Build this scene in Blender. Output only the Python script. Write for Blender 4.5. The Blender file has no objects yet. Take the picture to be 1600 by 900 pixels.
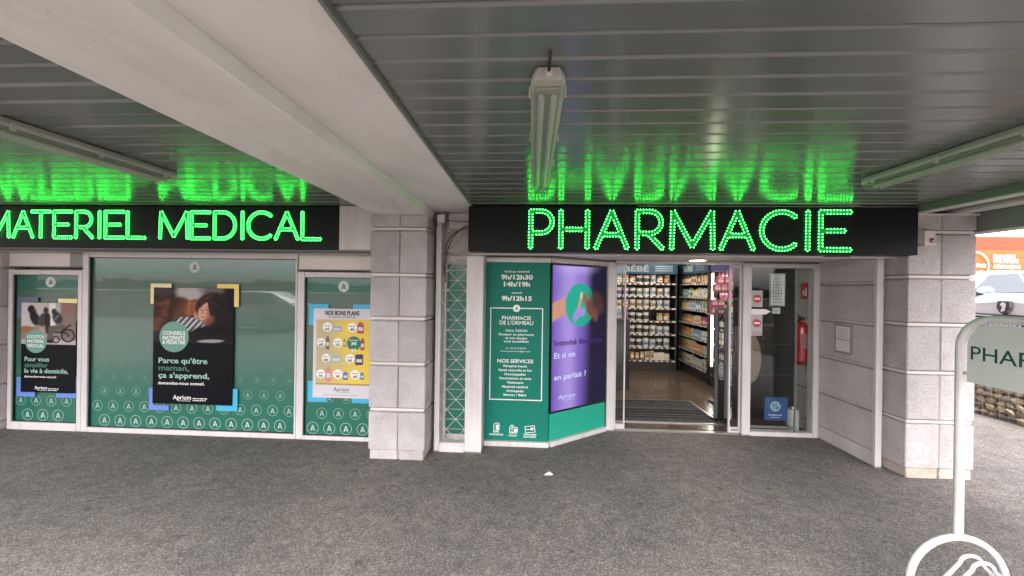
import bpy, bmesh, math, random
from math import sin, cos, pi, radians, sqrt, atan2, hypot
from mathutils import Matrix, Vector
random.seed(7)
C = bpy.context
S = C.scene
# ------------------------------------------------------------------ camera
TH, RO = radians(3.0), 0.0137
R_ = Vector((cos(TH), sin(TH), 0)); F_ = Vector((-sin(TH), cos(TH), 0)); U_ = Vector((0, 0, 1))
cx = R_*cos(RO)+U_*sin(RO); cy = -R_*sin(RO)+U_*cos(RO); cz = -F_
cam_d = bpy.data.cameras.new("camera"); cam = bpy.data.objects.new("camera", cam_d)
S.collection.objects.link(cam)
cam_d.sensor_width = 36; cam_d.lens = 13.5; cam_d.clip_end = 2000; cam_d.clip_start = 0.05
cam.matrix_world = Matrix(((cx.x, cy.x, cz.x, 0), (cx.y, cy.y, cz.y, 0), (cx.z, cy.z, cz.z, 1.75), (0, 0, 0, 1)))
S.camera = cam
# ------------------------------------------------------------------ sky, sun, exposure
w = bpy.data.worlds.new("World"); S.world = w; w.use_nodes = True
nt = w.node_tree; bg = nt.nodes["Background"]
SUN_EL, SUN_AZ = radians(51), radians(192)          # azimuth clockwise from +Y
sky = nt.nodes.new("ShaderNodeTexSky"); sky.sky_type = 'NISHITA'; sky.sun_disc = False
sky.sun_elevation = SUN_EL; sky.sun_rotation = SUN_AZ; sky.dust_density = 4; sky.air_density = 1
hs = nt.nodes.new("ShaderNodeHueSaturation"); hs.inputs['Saturation'].default_value = 0.12
wb = nt.nodes.new("ShaderNodeMix"); wb.data_type = 'RGBA'; wb.blend_type = 'MULTIPLY'
wb.inputs[0].default_value = 1; wb.inputs[7].default_value = (1.0, 0.93, 0.955, 1)
nt.links.new(sky.outputs[0], hs.inputs['Color']); nt.links.new(hs.outputs[0], wb.inputs[6])
nt.links.new(wb.outputs[2], bg.inputs[0]); bg.inputs[1].default_value = 0.12
sd = bpy.data.lights.new("sun", 'SUN'); sd.energy = 1.5; sd.angle = radians(60); sd.color = (1, .96, .92)
so = bpy.data.objects.new("sun", sd); S.collection.objects.link(so)
dirv = Vector((sin(SUN_AZ)*cos(SUN_EL), cos(SUN_AZ)*cos(SUN_EL), sin(SUN_EL)))
so.rotation_euler = dirv.to_track_quat('Z', 'Y').to_euler(); so.location = (0, 0, 30)
S.view_settings.view_transform = 'Standard'; S.view_settings.look = 'None'
S.view_settings.exposure = 3.05; S.view_settings.gamma = 1
S.render.engine = 'CYCLES'
S.cycles.max_bounces = 8; S.cycles.diffuse_bounces = 5; S.cycles.glossy_bounces = 4; S.cycles.transparent_max_bounces = 12
S.cycles.sample_clamp_indirect = 6; S.cycles.caustics_reflective = False
try:
    S.cycles.use_denoising = True; S.cycles.denoiser = 'OPENIMAGEDENOISE'
except Exception: pass

# ------------------------------------------------------------------ materials
def srgb(r, g, b):
    f = lambda c: (c/255/12.92) if c <= 10 else ((c/255+.055)/1.055)**2.4
    return (f(r), f(g), f(b), 1)
MATS = {}
def mat(name, col, rough=.5, metal=0, var=0.0, vscale=6, bump=0, bscale=80, spec=.5, coat=0, emit=None, estr=0, dirt=None):
    if name in MATS: return MATS[name]
    m = bpy.data.materials.new(name); m.use_nodes = True; t = m.node_tree; p = t.nodes["Principled BSDF"]
    col = tuple(col[:3])+(1,)
    p.inputs['Base Color'].default_value = col; p.inputs['Roughness'].default_value = rough
    p.inputs['Metallic'].default_value = metal; p.inputs['Specular IOR Level'].default_value = spec
    p.inputs['Coat Weight'].default_value = coat; p.inputs['Coat Roughness'].default_value = .03
    if emit: p.inputs['Emission Color'].default_value = tuple(emit[:3])+(1,); p.inputs['Emission Strength'].default_value = estr
    if var or bump or dirt:
        tc = t.nodes.new("ShaderNodeTexCoord"); g = t.nodes.new("ShaderNodeNewGeometry")
    if var or dirt:
        n = t.nodes.new("ShaderNodeTexNoise"); n.inputs['Scale'].default_value = vscale; n.inputs['Detail'].default_value = 6
        n.inputs['Roughness'].default_value = .65
        t.links.new(g.outputs['Position'], n.inputs['Vector'])
        r = t.nodes.new("ShaderNodeValToRGB"); a = r.color_ramp.elements
        a[0].position = .3; a[1].position = .7
        k0, k1 = 1-var, 1+var
        a[0].color = (col[0]*k0, col[1]*k0, col[2]*k0, 1) if not dirt else tuple(dirt[:3])+(1,)
        a[1].color = (min(col[0]*k1, 1), min(col[1]*k1, 1), min(col[2]*k1, 1), 1)
        t.links.new(n.outputs[0], r.inputs[0]); t.links.new(r.outputs[0], p.inputs['Base Color'])
    if bump:
        n2 = t.nodes.new("ShaderNodeTexNoise"); n2.inputs['Scale'].default_value = bscale; n2.inputs['Detail'].default_value = 4
        t.links.new(g.outputs['Position'], n2.inputs['Vector'])
        b = t.nodes.new("ShaderNodeBump"); b.inputs['Strength'].default_value = bump; b.inputs['Distance'].default_value = .01
        t.links.new(n2.outputs[0], b.inputs['Height']); t.links.new(b.outputs[0], p.inputs['Normal'])
    MATS[name] = m; return m
def node_mat(name):
    m = bpy.data.materials.new(name); m.use_nodes = True; MATS[name] = m
    return m, m.node_tree, m.node_tree.nodes, m.node_tree.links, m.node_tree.nodes["Principled BSDF"]

def glass_mat(name, tint=(.93, .96, .95), extra=0.0):
    m, t, N, L, p = node_mat(name); N.remove(p)
    tr = N.new("ShaderNodeBsdfTransparent"); tr.inputs[0].default_value = tint+(1,)
    gl = N.new("ShaderNodeBsdfGlossy"); gl.inputs['Roughness'].default_value = .01
    fr = N.new("ShaderNodeFresnel"); fr.inputs[0].default_value = 1.38
    ad = N.new("ShaderNodeMath"); ad.operation = 'ADD'; ad.inputs[1].default_value = extra; ad.use_clamp = True
    mx = N.new("ShaderNodeMixShader"); L.new(fr.outputs[0], ad.inputs[0]); L.new(ad.outputs[0], mx.inputs[0])
    L.new(tr.outputs[0], mx.inputs[1]); L.new(gl.outputs[0], mx.inputs[2])
    L.new(mx.outputs[0], N["Material Output"].inputs[0]); return m
GLASS = glass_mat("clear_glass")
ACRYL = None
def acrylic():
    m, t, N, L, p = node_mat("prismatic_acrylic")
    p.inputs['Base Color'].default_value = (.55, .56, .53, 1); p.inputs['Roughness'].default_value = .18
    tr = N.new("ShaderNodeBsdfTransparent"); tr.inputs[0].default_value = (.9, .92, .88, 1)
    mx = N.new("ShaderNodeMixShader"); mx.inputs[0].default_value = .18
    L.new(tr.outputs[0], mx.inputs[1]); L.new(p.outputs[0], mx.inputs[2]); L.new(mx.outputs[0], N["Material Output"].inputs[0])
    return m
ACRYL = acrylic()

# coarse asphalt floor
def ground_mat():
    m, t, N, L, p = node_mat("coarse_asphalt")
    g = N.new("ShaderNodeNewGeometry")
    def noise(s, d=4, r=.6):
        n = N.new("ShaderNodeTexNoise"); n.inputs['Scale'].default_value = s; n.inputs['Detail'].default_value = d
        n.inputs['Roughness'].default_value = r; L.new(g.outputs['Position'], n.inputs['Vector']); return n
    a = noise(150, 2, .8); b = noise(.9, 6, .62); c = noise(9, 4, .6); v = N.new("ShaderNodeTexVoronoi"); v.inputs['Scale'].default_value = 125
    L.new(g.outputs['Position'], v.inputs['Vector'])
    sv = N.new("ShaderNodeSeparateColor"); L.new(v.outputs['Color'], sv.inputs[0])
    r = N.new("ShaderNodeValToRGB"); e = r.color_ramp.elements                 # each stone of the surface its own tone
    e[0].position = .0; e[0].color = (.078, .073, .068, 1); e[1].position = 1; e[1].color = (.265, .249, .235, 1)
    k = e.new(.35); k.color = (.112, .105, .099, 1); k = e.new(.75); k.color = (.156, .147, .139, 1)
    L.new(sv.outputs[0], r.inputs[0])
    r2 = N.new("ShaderNodeValToRGB"); q = r2.color_ramp.elements
    q[0].position = .30; q[0].color = (.68, .69, .69, 1); q[1].position = .70; q[1].color = (1.20, 1.16, 1.12, 1)
    L.new(b.outputs[0], r2.inputs[0])
    r4 = N.new("ShaderNodeValToRGB"); q = r4.color_ramp.elements
    q[0].position = .35; q[0].color = (.78, .78, .78, 1); q[1].position = .62; q[1].color = (1.06, 1.06, 1.06, 1)
    L.new(c.outputs[0], r4.inputs[0])
    m0 = N.new("ShaderNodeMix"); m0.data_type = 'RGBA'; m0.blend_type = 'MULTIPLY'; m0.inputs[0].default_value = 1
    L.new(r2.outputs[0], m0.inputs[6]); L.new(r4.outputs[0], m0.inputs[7])
    mu = N.new("ShaderNodeMix"); mu.data_type = 'RGBA'; mu.blend_type = 'MULTIPLY'; mu.inputs[0].default_value = 1
    L.new(r.outputs[0], mu.inputs[6]); L.new(m0.outputs[2], mu.inputs[7])
    # dark drips and pale gum spots
    v2 = N.new("ShaderNodeTexVoronoi"); v2.voronoi_dimensions = '2D'; v2.inputs['Scale'].default_value = 1.5; v2.inputs['Randomness'].default_value = 1
    L.new(g.outputs['Position'], v2.inputs['Vector'])
    r3 = N.new("ShaderNodeValToRGB"); z = r3.color_ramp.elements
    z[0].position = .018; z[0].color = (.45, .45, .45, 1); z[1].position = .04; z[1].color = (1, 1, 1, 1)
    L.new(v2.outputs['Distance'], r3.inputs[0])
    mu2 = N.new("ShaderNodeMix"); mu2.data_type = 'RGBA'; mu2.blend_type = 'MULTIPLY'; mu2.inputs[0].default_value = .8
    L.new(mu.outputs[2], mu2.inputs[6]); L.new(r3.outputs[0], mu2.inputs[7])
    L.new(mu2.outputs[2], p.inputs['Base Color']); p.inputs['Roughness'].default_value = .85
    bm = N.new("ShaderNodeBump"); bm.inputs['Strength'].default_value = .5; bm.inputs['Distance'].default_value = .004
    L.new(sv.outputs[1], bm.inputs['Height']); L.new(bm.outputs[0], p.inputs['Normal'])
    return m
GROUND = ground_mat()

# roughcast stone blocks: pale, pitted, stained
def stone_mat(name, c0, c1, bstr=.9):
    m, t, N, L, p = node_mat(name)
    g = N.new("ShaderNodeNewGeometry")
    def noise(s, d=4, r=.6):
        n = N.new("ShaderNodeTexNoise"); n.inputs['Scale'].default_value = s; n.inputs['Detail'].default_value = d
        n.inputs['Roughness'].default_value = r; L.new(g.outputs['Position'], n.inputs['Vector']); return n
    a = noise(70, 5, .7); b = noise(3.2, 6, .7)
    r = N.new("ShaderNodeValToRGB"); e = r.color_ramp.elements
    e[0].position = .30; e[0].color = tuple(c*.60 for c in c0)+(1,); e[1].position = .47; e[1].color = tuple(c0)+(1,)
    L.new(a.outputs[0], r.inputs[0])
    r2 = N.new("ShaderNodeValToRGB"); q = r2.color_ramp.elements
    q[0].position = .3; q[0].color = tuple(c/d for c, d in zip(c1, c0))+(1,); q[1].position = .65; q[1].color = (1, 1, 1, 1)
    L.new(b.outputs[0], r2.inputs[0])
    mu = N.new("ShaderNodeMix"); mu.data_type = 'RGBA'; mu.blend_type = 'MULTIPLY'; mu.inputs[0].default_value = 1
    L.new(r.outputs[0], mu.inputs[6]); L.new(r2.outputs[0], mu.inputs[7])
    oi = N.new("ShaderNodeObjectInfo"); mp = N.new("ShaderNodeMapRange"); mp.inputs[3].default_value = .86; mp.inputs[4].default_value = 1.06
    L.new(oi.outputs['Random'], mp.inputs[0])
    mv = N.new("ShaderNodeVectorMath"); mv.operation = 'SCALE'; L.new(mu.outputs[2], mv.inputs[0]); L.new(mp.outputs[0], mv.inputs['Scale']); L.new(mv.outputs[0], p.inputs['Base Color'])
    p.inputs['Roughness'].default_value = .9
    bm = N.new("ShaderNodeBump"); bm.inputs['Strength'].default_value = bstr; bm.inputs['Distance'].default_value = .02
    L.new(a.outputs[0], bm.inputs['Height']); L.new(bm.outputs[0], p.inputs['Normal']); return m
STONE = stone_mat("roughcast_block", (.62, .595, .595), (.48, .45, .44))
WALLST = stone_mat("fine_render_block", (.62, .58, .565), (.52, .48, .46), .5)
PLINTH = stone_mat("stained_plinth", (.58, .545, .52), (.46, .36, .27), .6)
CORE = mat("joint_mortar", (.34, .32, .31), .9, var=.15, bump=.3)

# printed film on shop glass: solid band, frosted middle, green foot
def film_mat(name, z0, z1, zband, top, mid, low):
    m, t, N, L, p = node_mat(name)
    g = N.new("ShaderNodeNewGeometry"); sx = N.new("ShaderNodeSeparateXYZ"); L.new(g.outputs['Position'], sx.inputs[0])
    mr = N.new("ShaderNodeMapRange"); mr.inputs[1].default_value = z0; mr.inputs[2].default_value = z1
    L.new(sx.outputs[2], mr.inputs[0])
    r = N.new("ShaderNodeValToRGB"); e = r.color_ramp.elements
    fb = (zband-z0)/(z1-z0)
    e[0].position = 0.0; e[0].color = low+(1,)
    e[1].position = .20; e[1].color = low+(1,)
    k = e.new(.52); k.color = tuple((a*.6+b*.4) for a, b in zip(mid, low))+(1,)
    k = e.new(.72); k.color = mid+(1,)
    k = e.new(fb-.002); k.color = tuple(c*1.0 for c in mid)+(1,)
    k = e.new(fb+.002); k.color = top+(1,)
    L.new(mr.outputs[0], r.inputs[0]); L.new(r.outputs[0], p.inputs['Base Color'])
    p.inputs['Roughness'].default_value = .45; p.inputs['Coat Weight'].default_value = 1; p.inputs['Coat Roughness'].default_value = .01
    p.inputs['Coat IOR'].default_value = 1.43
    return m
ALU = mat("white_lacquered_frame", (.60, .58, .57), .45, var=.06, vscale=3)
ALU2 = mat("cream_panel", (.66, .615, .59), .55, var=.05, vscale=2)
GREYP = mat("grey_transom", (.24, .235, .22), .5, var=.05)
DARKM = mat("black_sign_box", (.006, .008, .008), .4, spec=.16, var=.1, vscale=3)
BLACK = mat("black_plastic", (.008, .008, .009), .35)
TEAL = mat("teal_panel", (.006, .175, .125), .5, spec=.2, var=.03, vscale=1.5)
TEAL2 = mat("bright_teal", (.02, .36, .245), .45, spec=.3)
GREENF = mat("dark_green_sheet", (.01, .17, .12), .45, coat=.3)
WHITEP = mat("white_print", (.82, .82, .80), .5)
CONC = mat("painted_concrete", (.71, .68, .67), .7, var=.07, vscale=2.2, bump=.12, bscale=45)
CONC2 = mat("painted_plaster", (.72, .69, .68), .7, var=.06, vscale=1.9, bump=.08, bscale=60)
STEEL = mat("brushed_steel", (.45, .45, .44), .35, metal=.8)
SLAT = mat("grey_lacquered_slat", (.128, .136, .132), .21, spec=.75, var=.05, vscale=1.2)
_p = SLAT.node_tree.nodes['Principled BSDF']; _t = SLAT.node_tree.nodes.new('ShaderNodeCombineXYZ'); _t.inputs[1].default_value = 1   # rolled along the slat
_p.inputs['Anisotropic'].default_value = .5; SLAT.node_tree.links.new(_t.outputs[0], _p.inputs['Tangent'])
EDGE = mat("grey_green_trim", (.185, .19, .18), .7, spec=.2, var=.04)
WHITEM = mat("white_painted_tube", (.62, .61, .615), .38, var=.04, vscale=12, bump=.05)

def worn(m, spot, sscale, thr, amt, streak=(1, 1, 1), lo=.86, sc=3):
    """chips, specks and faint stains over a painted surface"""
    t = m.node_tree; N, L = t.nodes, t.links; p = N["Principled BSDF"]
    g = N.new("ShaderNodeNewGeometry")
    v = N.new("ShaderNodeTexVoronoi"); v.inputs['Scale'].default_value = sscale; L.new(g.outputs['Position'], v.inputs['Vector'])
    n = N.new("ShaderNodeTexNoise"); n.inputs['Scale'].default_value = sscale*.12; n.inputs['Detail'].default_value = 3; L.new(g.outputs['Position'], n.inputs['Vector'])
    th = N.new("ShaderNodeMath"); th.operation = 'MULTIPLY'; th.inputs[1].default_value = thr*2; L.new(n.outputs[0], th.inputs[0])
    lt = N.new("ShaderNodeMath"); lt.operation = 'LESS_THAN'; L.new(v.outputs['Distance'], lt.inputs[0]); L.new(th.outputs[0], lt.inputs[1])
    am = N.new("ShaderNodeMath"); am.operation = 'MULTIPLY'; am.inputs[1].default_value = amt; L.new(lt.outputs[0], am.inputs[0])
    mpg = N.new("ShaderNodeMapping"); mpg.inputs['Scale'].default_value = streak; L.new(g.outputs['Position'], mpg.inputs['Vector'])
    n2 = N.new("ShaderNodeTexNoise"); n2.inputs['Scale'].default_value = sc; n2.inputs['Detail'].default_value = 7; n2.inputs['Roughness'].default_value = .7; L.new(mpg.outputs[0], n2.inputs['Vector'])
    r = N.new("ShaderNodeValToRGB"); e = r.color_ramp.elements; e[0].position = .30; e[0].color = (lo, lo*.985, lo*.96, 1); e[1].position = .52; e[1].color = (1, 1, 1, 1); L.new(n2.outputs[0], r.inputs[0])
    src = p.inputs['Base Color'].links[0].from_socket if p.inputs['Base Color'].links else None
    a = N.new("ShaderNodeMix"); a.data_type = 'RGBA'; a.blend_type = 'MULTIPLY'; a.inputs[0].default_value = 1
    if src: L.new(src, a.inputs[6])
    else: a.inputs[6].default_value = p.inputs['Base Color'].default_value
    L.new(r.outputs[0], a.inputs[7])
    b = N.new("ShaderNodeMix"); b.data_type = 'RGBA'; L.new(am.outputs[0], b.inputs[0]); L.new(a.outputs[2], b.inputs[6]); b.inputs[7].default_value = tuple(spot)+(1,)
    L.new(b.outputs[2], p.inputs['Base Color'])
worn(CONC, (.16, .14, .12), 16, .055, .65, (1.2, .25, 1), .84, 3.5)
worn(CONC2, (.18, .16, .14), 14, .05, .6, (1, .35, 1), .86, 3)
worn(ALU, (.20, .18, .15), 30, .05, .5, (6, 6, .5), .86, 2)
worn(WHITEM, (.16, .08, .04), 38, .09, .8, (1, 1, .4), .82, 14)
worn(SLAT, (.16, .16, .15), 20, .035, .6, (.3, 2, 1), .80, 3)
worn(DARKM, (.03, .03, .03), 40, .05, .5, (1, 1, .2), .8, 5)
# ------------------------------------------------------------------ geometry helpers
class MB:
    def __init__(s): s.v = []; s.f = []; s.m = []; s.smooth = False; s.col = None
    def add(s, vs, fs, mi=0):
        o = len(s.v); s.v += [tuple(v) for v in vs]; s.f += [tuple(i+o for i in f) for f in fs]; s.m += [mi]*len(fs); return s
    def box(s, x0, x1, y0, y1, z0, z1, mi=0, c=0):
        if x0 > x1: x0, x1 = x1, x0
        if y0 > y1: y0, y1 = y1, y0
        if z0 > z1: z0, z1 = z1, z0
        if not c:
            vs = [(x, y, z) for z in (z0, z1) for y in (y0, y1) for x in (x0, x1)]
            return s.add(vs, [(0, 2, 3, 1), (4, 5, 7, 6), (0, 1, 5, 4), (2, 6, 7, 3), (0, 4, 6, 2), (1, 3, 7, 5)], mi)
        b = bmesh.new(); bmesh.ops.create_cube(b, size=1)
        for v in b.verts: v.co = ((x0+x1)/2+v.co.x*(x1-x0), (y0+y1)/2+v.co.y*(y1-y0), (z0+z1)/2+v.co.z*(z1-z0))
        bmesh.ops.bevel(b, geom=b.edges[:], offset=c, segments=1, affect='EDGES')
        b.verts.index_update(); s.add([v.co[:] for v in b.verts], [[v.index for v in f.verts] for f in b.faces], mi); b.free(); return s
    def poly(s, pts, mi=0): return s.add(pts, [tuple(range(len(pts)))], mi)
    def tube(s, path, r, n=8, mi=0, cap=True, closed=False):
        P = [Vector(p) for p in path]; k = len(P); rs = r if isinstance(r, (list, tuple)) else [r]*k
        up = None; vs = []
        for i in range(k):
            d = (P[(i+1) % k]-P[i-1]) if closed else (P[min(i+1, k-1)]-P[max(i-1, 0)])
            d.normalize()
            if up is None: up = Vector((0, 0, 1)) if abs(d.z) < .9 else Vector((1, 0, 0))
            a = d.cross(up)
            if a.length < 1e-5: a = d.orthogonal()
            a.normalize(); b = a.cross(d).normalized(); up = b
            for j in range(n):
                q = 2*pi*j/n; vs.append(P[i]+a*(rs[i]*cos(q))+b*(rs[i]*sin(q)))
        fs = []
        for i in range(k if closed else k-1):
            for j in range(n):
                i2 = (i+1) % k
                fs.append((i*n+j, i*n+(j+1) % n, i2*n+(j+1) % n, i2*n+j))
        if cap and not closed: fs += [tuple(range(n))[::-1], tuple((k-1)*n+j for j in range(n))]
        s.smooth = True; return s.add(vs, fs, mi)
    def lathe(s, prof, c=(0, 0, 0), n=16, mi=0, axis='z'):
        vs = []; fs = []
        for r, h in prof:
            for j in range(n):
                q = 2*pi*j/n
                p = (r*cos(q), r*sin(q), h)
                if axis == 'y': p = (p[0], p[2], p[1])
                if axis == 'x': p = (p[2], p[0], p[1])
                vs.append((c[0]+p[0], c[1]+p[1], c[2]+p[2]))
        for i in range(len(prof)-1):
            for j in range(n): fs.append((i*n+j, i*n+(j+1) % n, (i+1)*n+(j+1) % n, (i+1)*n+j))
        fs += [tuple(range(n))[::-1], tuple((len(prof)-1)*n+j for j in range(n))]
        return s.add(vs, fs, mi)
    def disc(s, x, z, r, y=0, n=24, mi=0): return s.poly([(x+r*cos(2*pi*i/n), y, z+r*sin(2*pi*i/n)) for i in range(n)], mi)
    def ring(s, x, z, r0, r1, y=0, n=24, mi=0):
        vs = []
        for i in range(n):
            q = 2*pi*i/n; vs += [(x+r0*cos(q), y, z+r0*sin(q)), (x+r1*cos(q), y, z+r1*sin(q))]
        return s.add(vs, [(2*i, 2*((i+1) % n), 2*((i+1) % n)+1, 2*i+1) for i in range(n)], mi)
    def rect(s, x0, x1, z0, z1, y=0, mi=0): return s.poly([(x0, y, z0), (x1, y, z0), (x1, y, z1), (x0, y, z1)], mi)
    def extr(s, pts, y0, y1, mi=0):                       # outline in xz pushed along y
        n = len(pts); vs = [(x, y0, z) for x, z in pts]+[(x, y1, z) for x, z in pts]
        fs = [tuple(range(n)), tuple(range(2*n-1, n-1, -1))]+[(i, n+i, n+(i+1) % n, (i+1) % n) for i in range(n)]
        return s.add(vs, fs, mi)
    def jitter(s, a):
        s.v = [(x+random.uniform(-a, a), y+random.uniform(-a, a), z+random.uniform(-a, a)) for x, y, z in s.v]; return s
    def emblem(s, x, z, r, y=0, mi=0):                    # the house "A": two legs and a short foot
        for pts in ([(-.42, -.5), (-.22, -.5), (.06, .5), (-.10, .5)], [(-.10, .5), (.10, .5), (.46, -.5), (.26, -.5)],
                    [(-.20, -.28), (-.13, -.06), (.10, -.20), (.04, -.36)]):
            s.poly([(x+a*r, y-(.0004 if pts[0][1] == .5 else .0008 if pts[0][0] == -.20 else 0), z+b*r) for a, b in pts], mi)
        return s
    def mesh(s, name, off=(0, 0, 0)):
        me = bpy.data.meshes.new(name)
        me.from_pydata([(x-off[0], y-off[1], z-off[2]) for x, y, z in s.v], [], s.f)
        me.polygons.foreach_set('material_index', s.m)
        if s.smooth: me.polygons.foreach_set('use_smooth', [True]*len(s.f))
        b = bmesh.new(); b.from_mesh(me); bmesh.ops.recalc_face_normals(b, faces=b.faces[:]); b.to_mesh(me); b.free()
        if s.smooth:
            try: me.set_sharp_from_angle(angle=radians(40))
            except Exception: pass
        me.update(); return me
ORG = {}
def origin(o): return ORG.get(o.name, (0, 0, 0)) if o else (0, 0, 0)
def link(o):
    S.collection.objects.link(o); return o
def part(name, mb, m, parent=None, kind=None, label=None):
    off = origin(parent)
    me = mb.mesh(name, off) if isinstance(mb, MB) else mb
    for q in (m if isinstance(m, (list, tuple)) else [m]): me.materials.append(q)
    o = bpy.data.objects.new(name, me); link(o)
    if parent: o.parent = parent; ORG[o.name] = off
    if kind: o['kind'] = kind
    if label: o['label'] = label
    return o
def thing(name, label, cat, loc=(0, 0, 0), rz=0, group=None):
    o = bpy.data.objects.new(name, None); link(o); o.location = loc; o.rotation_euler = (0, 0, rz)
    o.empty_display_size = .1; o['label'] = label; o['category'] = cat
    if group: o['group'] = group
    ORG[o.name] = tuple(loc) if rz == 0 else (0, 0, 0)
    return o
def tag(o, label, cat, group=None):
    o['label'] = label; o['category'] = cat
    if group: o['group'] = group
    return o
def center(o):                                            # move a one-mesh thing's origin to its base centre
    me = o.data; xs = [v.co for v in me.vertices]
    c = Vector(((min(v.x for v in xs)+max(v.x for v in xs))/2, (min(v.y for v in xs)+max(v.y for v in xs))/2, min(v.z for v in xs)))
    me.transform(Matrix.Translation(-c)); o.location = c; return o
def struct(name, mb, m):
    o = part(name, mb, m); o['kind'] = 'structure'; return o
def copy_tree(o, parent=None):
    c = o.copy(); link(c); c.parent = parent
    for ch in list(o.children): copy_tree(ch, c)
    return c
def text_mesh(s, x, z, h, y=0, w=None, align='c', bold=0.0, lh=1.25, plane='xz'):
    """printed lettering: cap height h, optional width w to fit; returns a mesh in the xz plane facing -y"""
    cu = bpy.data.curves.new("lettering", 'FONT'); cu.body = s; cu.size = 1; cu.offset = bold; cu.resolution_u = 3
    ob = bpy.data.objects.new("lettering", cu); link(ob); C.view_layer.update()
    me = bpy.data.meshes.new_from_object(ob.evaluated_get(C.evaluated_depsgraph_get()))
    bpy.data.objects.remove(ob); bpy.data.curves.remove(cu)
    if not me.vertices: return me
    xs = [v.co.x for v in me.vertices]; x0, x1 = min(xs), max(xs)
    sc = h/0.73; sx = sc if w is None else w/(x1-x0)
    ax = {'c': (x0+x1)/2, 'l': x0, 'r': x1}[align]
    for v in me.vertices:
        v.co = (x+(v.co.x-ax)*sx, y, z+v.co.y*sc)
    return me
def text(s, x, z, h, m, parent, y=0, off=None, **k):
    me = text_mesh(s, x, z, h, y, **k)
    o = origin(parent) if off is None else off
    me.transform(Matrix.Translation((-o[0], -o[1], -o[2])))
    return part("lettering", me, m, parent)
# photograph-like print: a fine grid whose points carry colours
def print_mat(name, emit=0.0, coat=.6):
    m, t, N, L, p = node_mat(name)
    a = N.new("ShaderNodeVertexColor"); a.layer_name = "ink"
    if emit:
        p.inputs['Base Color'].default_value = (.01, .01, .01, 1)
        L.new(a.outputs[0], p.inputs['Emission Color']); p.inputs['Emission Strength'].default_value = emit
    else: L.new(a.outputs[0], p.inputs['Base Color'])
    p.inputs['Roughness'].default_value = .45; p.inputs['Specular IOR Level'].default_value = .1; p.inputs['Coat Weight'].default_value = coat; p.inputs['Coat Roughness'].default_value = .02
    return m
PRINT = print_mat("photo_print", coat=.1)
def paint_grid(name, x0, x1, z0, z1, nx, nz, fn, m, parent, y=0, place=None):
    off = origin(parent)
    vs = []; cs = []
    for j in range(nz+1):
        for i in range(nx+1):
            u = i/nx; v = j/nz
            p = place(u, v) if place else (x0+(x1-x0)*u, y, z0+(z1-z0)*v)
            vs.append((p[0]-off[0], p[1]-off[1], p[2]-off[2])); c = fn(u, 1-v); cs += [c[0], c[1], c[2], 1]
    fs = [(j*(nx+1)+i, j*(nx+1)+i+1, (j+1)*(nx+1)+i+1, (j+1)*(nx+1)+i) for j in range(nz) for i in range(nx)]
    me = bpy.data.meshes.new(name); me.from_pydata(vs, [], fs)
    a = me.color_attributes.new("ink", 'FLOAT_COLOR', 'POINT'); a.data.foreach_set('color', cs)
    return part(name, me, m, parent)
def sst(a, b, x):
    t = max(0, min(1, (x-a)/(b-a))); return t*t*(3-2*t)
def mixc(a, b, t): return tuple(p+(q-p)*t for p, q in zip(a, b))
def rgb(r, g, b): return srgb(r, g, b)[:3]
def ell(u, v, cx, cy, rx, ry, rot=0, soft=.25):
    dx, dy = u-cx, v-cy
    a = (dx*cos(rot)+dy*sin(rot))/rx; b = (-dx*sin(rot)+dy*cos(rot))/ry
    return 1-sst(1-soft, 1+soft, hypot(a, b))
def seg(u, v, ax, ay, bx, by, r, soft=.4):
    dx, dy = bx-ax, by-ay; L = dx*dx+dy*dy; t = max(0, min(1, ((u-ax)*dx+(v-ay)*dy)/L)) if L else 0
    return 1-sst(1-soft, 1+soft, hypot(u-ax-dx*t, v-ay-dy*t)/r)

# ================================================================== SETTING
g = MB(); g.poly([(-300, -300, 0), (300, -300, 0), (300, 300, 0), (-300, 300, 0)]); struct('ground', g, GROUND)
# raised car park on the right, held by the gabion wall
LOT = .76
LOTM = mat("car_park_asphalt", (.16, .155, .15), .85, var=.15, vscale=2, bump=.3, bscale=120)
g = MB(); g.box(6.86, 80, -2.5, 60, .004, LOT); struct('raised_car_park', g, LOTM)
# unseen box added above the arcade to keep the sky out of the shop
UP = mat("building_mass_render", (.45, .43, .41), .8, var=.05)
g = MB(); g.box(-12, 4.45, -.48, 14, 2.80, 9.0); struct('sky_block_box', g, UP)
g = MB(); g.box(-9.5, -.70, 4.44, 14, .0, 2.80); g.box(3.62, 4.40, 5.6, 14, 0, 2.80); g.box(-.7, 3.62, 9.05, 14, 0, 2.8)
g.box(-12, -6.75, 3.95, 4.44, 0, 2.80)
struct('building_core', g, UP)

# ------------------------------------------------------------------ slatted ceilings
def slat_mesh(x0, x1):
    b = MB(); P = .1365
    prof = [(0.0, .024), (.013, .002), (.016, 0), (P-.010, 0), (P-.004, .004), (P-.003, .022)]
    n = len(prof)
    vs = [(x0, y, z) for y, z in prof]+[(x1, y, z) for y, z in prof]
    b.add(vs, [(i, i+1, n+i+1, n+i) for i in range(n-1)]); return b
def ceiling(x0, x1, z, label):
    t = thing('slatted_ceiling', label, 'ceiling', (x0, -.42, z))
    me = slat_mesh(0, x1-x0).mesh('slat'); me.materials.append(SLAT)
    for i in range(38):
        if -.42+i*.1365 > 3.83: break
        o = bpy.data.objects.new('slat', me); link(o); o.parent = t; o.location = (0, .013+i*.1365, random.uniform(-.0016, .0016)); o.rotation_euler = (radians(random.uniform(-.13, .13)), radians(random.uniform(-.02, .02)), 0)
    bk = MB(); bk.box(x0, x1, -.42, 4.4, z+.025, z+.05); part('backing', bk, BLACK, t)
    return t
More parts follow.
